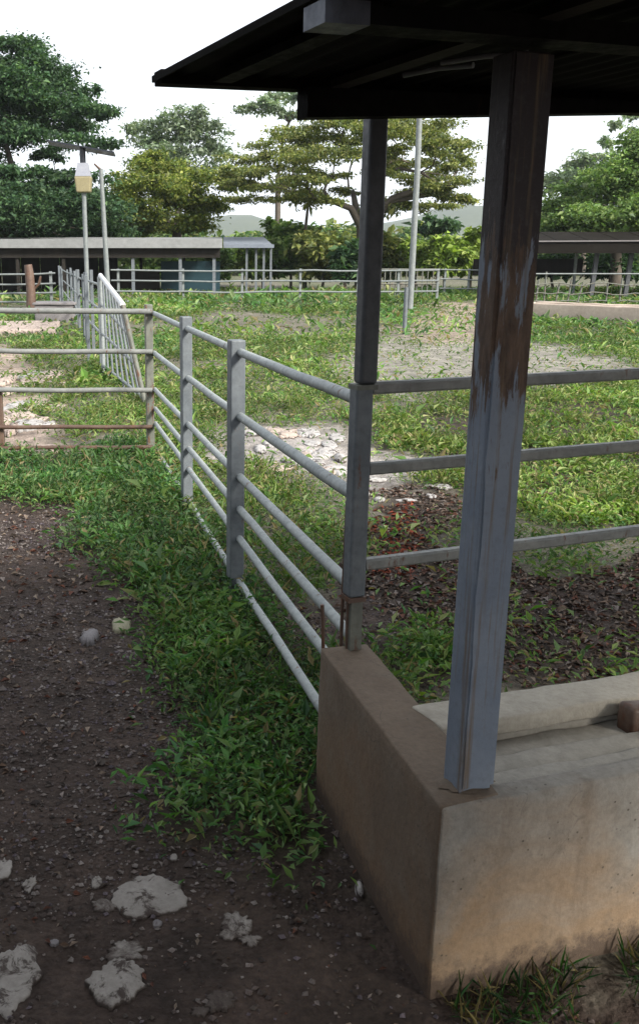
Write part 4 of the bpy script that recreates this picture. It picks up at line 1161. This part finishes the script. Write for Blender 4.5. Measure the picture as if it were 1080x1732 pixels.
# ------------------------------------------------------------------ trees and shrubs
PAL = {
    'dark': np.array([[.022, .05, .022], [.03, .065, .03], [.04, .08, .032], [.018, .038, .02], [.055, .095, .04]]) * 1.45,
    'yellow': np.array([[.10, .125, .022], [.13, .15, .03], [.07, .10, .02], [.05, .08, .02], [.16, .17, .045]]) * 1.5,
    'olive': np.array([[.085, .10, .028], [.11, .12, .035], [.06, .08, .025], [.045, .06, .022], [.14, .14, .05]]) * 1.95,
    'pale': np.array([[.085, .115, .075], [.11, .14, .095], [.06, .09, .055], [.13, .155, .11]]) * 1.7,
    'mid': np.array([[.06, .105, .03], [.08, .13, .038], [.045, .08, .025], [.10, .15, .045], [.13, .17, .06]]) * 1.6,
    'lime': np.array([[.13, .19, .03], [.16, .22, .04], [.10, .155, .028], [.075, .12, .025], [.2, .24, .07]]) * 1.35,
}
def tree(name, label, base_px, Y, fork_y, pads, pal, leaf, dens, seed, tr=.22, group=None, cat='tree', flat=1.0, top=None, full=1.0):
    """pads: (px, py, rx_px, ry_px) clumps of the crown as they stand at distance Y; each gets its own depth"""
    rr = random.Random(seed); r = np.random.RandomState(seed)
    k = Y / 1656.0
    b = at(base_px, 470, Y); base = Vector((b.x, Y, 0))
    fk = at(base_px if top is None else top, fork_y, Y); fork = Vector((fk.x, Y, max(fk.z, .5)))
    t = thing(name, base, label, cat, group)
    tm = MB()
    midp = base.lerp(fork, .5) + Vector((rr.uniform(-.12, .12), 0, 0))
    tm.tube([base - Vector((0, 0, .3)), base + Vector((0, 0, .15)), midp, fork], [tr * 1.5, tr * 1.15, tr * .95, tr * .85], 10)
    width = max(p[0] for p in pads) - min(p[0] for p in pads)
    cpx = sum(p[0] for p in pads) / len(pads)
    Ps, Cs, Ls, spots = [], [], [], []
    for (px, py, ax, ay) in pads:
        off = 1 - min(1, abs(px - cpx) / (width * .5 + 1)) ** 2
        dy = rr.uniform(-1, 1) * (width * .42 * k * math.sqrt(off) + .4)
        c = at(px, py, Y + dy); rx, rz = ax * k * full, ay * k * full
        ry = rx * rr.uniform(.7, 1.1)
        spots.append((c, rx, ry, rz))
        # sub-clumps of uneven size make the outline ragged
        area = ax * ay * full * full
        nsub = max(4, int(area / 50))
        for q in range(nsub):
            th = rr.uniform(0, 6.283); ra = math.sqrt(rr.random())
            sc = c + Vector((math.cos(th) * ra * rx, math.sin(th) * ra * ry, rr.uniform(-.75, .75) * rz * math.sqrt(1 - .6 * ra * ra)))
            srx = rx * rr.uniform(.28, .6); srz = max(rz * rr.uniform(.25, .6), leaf * .9) * flat
            nl = max(8, int(2.3 * dens * area / nsub * rr.uniform(.4, 1.5)))
            g = r.normal(0, .5, (nl, 3))
            P = np.array(sc) + g * np.array([srx, srx, srz])
            tone = rr.uniform(.65, 1.35)
            pl_ = PAL[pal]
            C = pl_[r.randint(0, len(pl_), nl)] * tone * r.uniform(.8, 1.2, (nl, 1))
            Ps.append(P); Cs.append(C); Ls.append(leaf * np.exp(r.normal(0, .3, nl)))
    nodes = [(fork - Vector((0, 0, .1)), tr * .8, Vector((0, 0, 1)))]
    for c, rx, ry, rz in sorted(spots, key=lambda q: (q[0] - fork).length):
        bn = min(nodes, key=lambda q: (q[0] - c).length + .25 * (q[0] - fork).length + (3.0 if q[0].z > c.z + .3 else 0))
        p0, pr, pd = bn
        dl = (c - p0).length
        r0 = pr * rr.uniform(.55, .75)
        m1 = p0.lerp(c, .35) + pd * dl * .16 + Vector((rr.uniform(-.06, .06), rr.uniform(-.06, .06), .03)) * dl
        m2 = p0.lerp(c, .7) + pd * dl * .10 + Vector((rr.uniform(-.05, .05), rr.uniform(-.05, .05), .05)) * dl
        tm.tube([p0, m1, m2, c], [r0, r0 * .85, r0 * .7, r0 * .5], 6, False)
        dv = (c - m2).normalized()
        nodes += [(m2, r0 * .75, dv), (c, r0 * .55, dv)]
        for q in range(4):
            e = c + Vector((rr.uniform(-.9, .9) * rx, rr.uniform(-.9, .9) * ry, rr.uniform(-.2, .7) * rz))
            st_ = m2 if q < 2 else c
            tm.tube([st_, st_.lerp(e, .5) + Vector((0, 0, .12 * rz)), e], [r0 * .35, r0 * .22, r0 * .1], 5, False)
    tm.build('trunk', M['bark'], t)
    P = np.concatenate(Ps); C = np.concatenate(Cs); L = np.concatenate(Ls)
    lo = P[:, 2] < .05
    P[lo, 2] = r.uniform(.05, .4, lo.sum())
    n = len(P)
    a = r.uniform(0, 6.283, n); e = r.normal(-.1, .5, n)
    D = np.stack([np.cos(a) * np.cos(e), np.sin(a) * np.cos(e), np.sin(e)], 1)
    Nn = np.stack([r.normal(0, .6, n), r.normal(0, .6, n), np.ones(n)], 1)
    P -= np.array(base)
    link('crown', leaf_mesh('crown', P, D, Nn, L, L * r.uniform(.4, .75, n), C, .2), M['leaf'], t)
    return t

TG = 'trees around the paddock'
tree('broadleaf_tree', 'big dark green tree with layered boughs at the left edge', 20, 52, 330, [
    (20, 88, 40, 20), (62, 122, 52, 24), (92, 165, 48, 22), (15, 150, 60, 34), (70, 205, 66, 20), (150, 192, 34, 10), (120, 178, 35, 10), (128, 240, 46, 9), (10, 225, 50, 20),
    (-60, 130, 60, 50), (-70, 230, 60, 60), (20, 345, 70, 38), (90, 335, 60, 28), (150, 345, 50, 26), (60, 385, 90, 24), (165, 388, 45, 18), (125, 300, 46, 10), (85, 262, 26, 8), (-60, 340, 70, 50), (40, 290, 34, 9), (155, 150, 14, 5)],
    'dark', .19, 1.5, 21, tr=.4, group=TG, flat=.8, full=1.22)
tree('broadleaf_tree', 'tall pale grey-green tree behind the others, left of centre', 300, 85, 330, [
    (312, 195, 26, 14), (285, 222, 40, 16), (340, 224, 36, 16), (248, 236, 34, 13), (362, 248, 26, 13), (305, 258, 56, 15), (236, 222, 22, 8), (270, 205, 20, 9), (330, 285, 50, 14), (260, 275, 40, 12)],
    'pale', .30, .75, 22, tr=.3, group=TG, flat=.9, full=1.2)
tree('broadleaf_tree', 'yellow-green round tree above the right half of the pale-roofed shed', 298, 56, 385, [
    (238, 272, 34, 14), (288, 290, 44, 18), (342, 308, 40, 18), (258, 320, 42, 20), (312, 345, 46, 22), (236, 358, 36, 22), (290, 378, 48, 16), (352, 350, 28, 18), (208, 335, 28, 26), (205, 385, 30, 14), (335, 380, 34, 12), (222, 300, 22, 14)],
    'yellow', .19, 1.3, 23, tr=.3, group=TG, flat=.85, full=1.2)
tree('umbrella_tree', 'wide umbrella-shaped tree with dark spreading limbs in the centre', 612, 50, 385, [
    (430, 268, 42, 11), (472, 244, 46, 12), (398, 290, 28, 9), (522, 224, 50, 13), (580, 206, 48, 16), (642, 212, 46, 17), (702, 212, 50, 18), (742, 248, 40, 14), (772, 284, 28, 14), (482, 288, 56, 10), (542, 262, 56, 12),
    (450, 314, 50, 9), (428, 336, 36, 7), (652, 254, 36, 11), (694, 276, 36, 11), (742, 310, 44, 13), (768, 338, 26, 9), (562, 298, 34, 7), (500, 324, 36, 6), (692, 326, 34, 9), (722, 350, 40, 9), (440, 292, 36, 9), (500, 262, 40, 10), (560, 240, 44, 11), (600, 262, 40, 10), (660, 228, 44, 12), (720, 232, 40, 12), (755, 268, 34, 11), (520, 305, 44, 8), (470, 335, 40, 7), (640, 288, 36, 8), (700, 300, 44, 9), (755, 322, 34, 9), (590, 325, 30, 6), (540, 340, 30, 6), (660, 345, 34, 7), (415, 312, 30, 8), (610, 160, 60, 22), (690, 165, 50, 22)],
    'olive', .15, 1.35, 24, tr=.34, group=TG, flat=.85, full=1.1)
tree('broadleaf_tree', 'faint sparse tree top showing just under the roof tip', 470, 95, 300, [
    (482, 165, 34, 8), (440, 186, 30, 6), (500, 190, 28, 7), (512, 160, 20, 7), (460, 172, 20, 6), (530, 178, 24, 9)],
    'pale', .36, .85, 25, tr=.3, group=TG, flat=.9, full=1.25)
tree('broadleaf_tree', 'leafy green tree above the brown-roofed shed at the right edge', 1040, 50, 400, [
    (1062, 300, 44, 32), (1000, 332, 46, 22), (950, 350, 38, 16), (1042, 360, 56, 22), (968, 378, 48, 15), (925, 385, 28, 11), (1095, 255, 36, 32), (1010, 300, 26, 10), (1120, 340, 60, 44), (1080, 385, 50, 14), (1170, 290, 60, 60), (1010, 388, 40, 12)],
    'mid', .18, 1.5, 26, tr=.3, group=TG, flat=.9, full=1.2)
tree('broadleaf_tree', 'thin pale far tree between the thick column and the right tree', 985, 90, 340, [
    (960, 300, 34, 10), (1000, 264, 26, 8), (935, 312, 22, 8), (985, 285, 20, 8), (1040, 285, 30, 8), (1042, 212, 14, 5), (1058, 198, 14, 5), (1070, 225, 14, 5), (905, 320, 26, 9), (1030, 240, 14, 5)],
    'pale', .36, .8, 27, tr=.22, group=TG, flat=.9, full=1.3)
SG = 'shrubs behind the far fence'
SH = [
    (445, 432, 34, 34, 52, 'mid', 'bushy shrub right of the lean-to, behind the far fence'),
    (492, 415, 40, 46, 54, 'mid', 'tall shrub left of the umbrella tree trunk'),
    (545, 425, 42, 46, 50, 'olive', 'olive shrub just left of the thinner column'),
    (585, 440, 30, 32, 48, 'dark', 'dark shrub half hidden by the thinner column'),
    (655, 425, 38, 40, 52, 'olive', 'olive shrub between the thinner column and the tall pole'),
    (705, 432, 34, 26, 50, 'lime', 'bright lime shrub just right of the tall pole'),
    (752, 425, 36, 34, 48, 'lime', 'bright lime shrub left of the thick column'),
    (795, 420, 34, 38, 50, 'lime', 'lime shrub partly hidden by the thick column'),
    (738, 378, 36, 14, 62, 'dark', 'dark low tree top below the blue hill'),
    (410, 430, 26, 24, 60, 'lime', 'pale lime shrub seen under the bluish lean-to roof'),
    (935, 446, 44, 16, 52, 'dark', 'dark hedge under the left end of the brown roof'),
    (1045, 446, 60, 18, 52, 'dark', 'dark hedge under the brown roof at the right edge'),
    (260, 442, 70, 26, 56, 'mid', 'shrub seen through the open half of the pale-roofed shed'),
    (345, 445, 50, 24, 58, 'mid', 'shrub seen past the right shed posts'),
]
for i, (px, py, ax, ay, Y, pal, lab) in enumerate(SH):
    rq = random.Random(900 + i)
    pads = [(px + rq.uniform(-.5, .5) * ax, py + rq.uniform(-.6, .6) * ay, ax * rq.uniform(.45, .7), ay * rq.uniform(.3, .5)) for _ in range(6)] + [(px + (j - 1.5) * ax * .4, py + ay * .75, ax * .4, ay * .3) for j in range(4)]
    tree('shrub', lab, px, Y, min(py + ay * .6, 462), pads, pal, .27, 1.0, 400 + i, tr=.07, group=SG, cat='shrub')
for i, (px, topy, Y, lab) in enumerate([(516, 335, 51, 'slender dark trunk left of the umbrella tree, behind the far fence'), (640, 350, 50.5, 'slender dark trunk right of the thinner column')]):
    b = at(px, 470, Y); tp = at(px + 6, topy, Y)
    t = thing('slender_tree', Vector((b.x, Y, 0)), lab, 'tree', TG)
    MB().tube([Vector((b.x, Y, -.2)), Vector((b.x - .12, Y, tp.z * .5)), tp], [.14, .11, .06], 8).build('trunk', M['bark'], t)
    r = np.random.RandomState(60 + i); n = 500
    P = np.array(tp) + r.normal(0, .5, (n, 3)) * np.array([1.0, 1.0, .45]) - np.array([b.x, Y, 0])
    D = r.normal(0, 1, (n, 3)); Nn = np.stack([r.normal(0, .5, n), r.normal(0, .5, n), np.ones(n)], 1)
    L = np.full(n, .24) * np.exp(r.normal(0, .3, n))
    link('crown', leaf_mesh('crown', P, D, Nn, L, L * .5, PAL['olive'][r.randint(0, 5, n)], .2), M['leaf'], t)

# far wood closing the paddock: one mass
r = np.random.RandomState(700); n = 60000
px = r.uniform(-500, 1700, n); Yd = r.uniform(95, 125, n)
X = (px - CX) / 1656 * Yd
topz = 2.6 + 4.0 * fbm(px * .012, np.zeros(n), 5) + 1.6 * fbm(px * .06, np.zeros(n), 9) - 1.2 * (np.abs(px - 400) < 60) - 1.6 * (np.abs(px - 790) < 60)
Z = topz * r.uniform(0, 1, n) ** .7
pal = np.concatenate([PAL['mid'], PAL['olive'], PAL['dark']])
tone = .5 + 1.0 * fbm(px * .05, Z * .7, 15)
C = pal[r.randint(0, len(pal), n)] * tone[:, None]
D = r.normal(0, 1, (n, 3)); D[:, 2] *= .4; Nn = np.stack([r.normal(0, .6, n), r.normal(0, .6, n), np.ones(n)], 1)
L = .65 * np.exp(r.normal(0, .3, n))
tag(link('far_wood', leaf_mesh('far_wood', np.stack([X, Yd, Z], 1), D, Nn, L, L * .6, C, .2), M['leaf']), 'low green wood closing the view beyond the paddock', 'wood', kind='stuff')

# ------------------------------------------------------------------ air
def haze(density):
    m, nt, out = mat_new('haze_air')
    v = nd(nt, 'ShaderNodeVolumePrincipled')
    v.inputs['Color'].default_value = (.82, .9, 1.0, 1); v.inputs['Density'].default_value = density
    nt.links.new(v.outputs[0], out.inputs['Volume'])
    b = MB(); x0, x1, y0, y1, z0, z1 = -3200, 3200, -1600, 4200, -3, 150
    b.hexa([Vector(p) for p in ((x0, y0, z0), (x1, y0, z0), (x1, y1, z0), (x0, y1, z0))], [Vector(p) for p in ((x0, y0, z1), (x1, y0, z1), (x1, y1, z1), (x0, y1, z1))])
    tag(b.build('haze', m), 'pale air haze filling the valley', kind='stuff')
HAZE = 0.0002
if HAZE > 0: haze(HAZE)
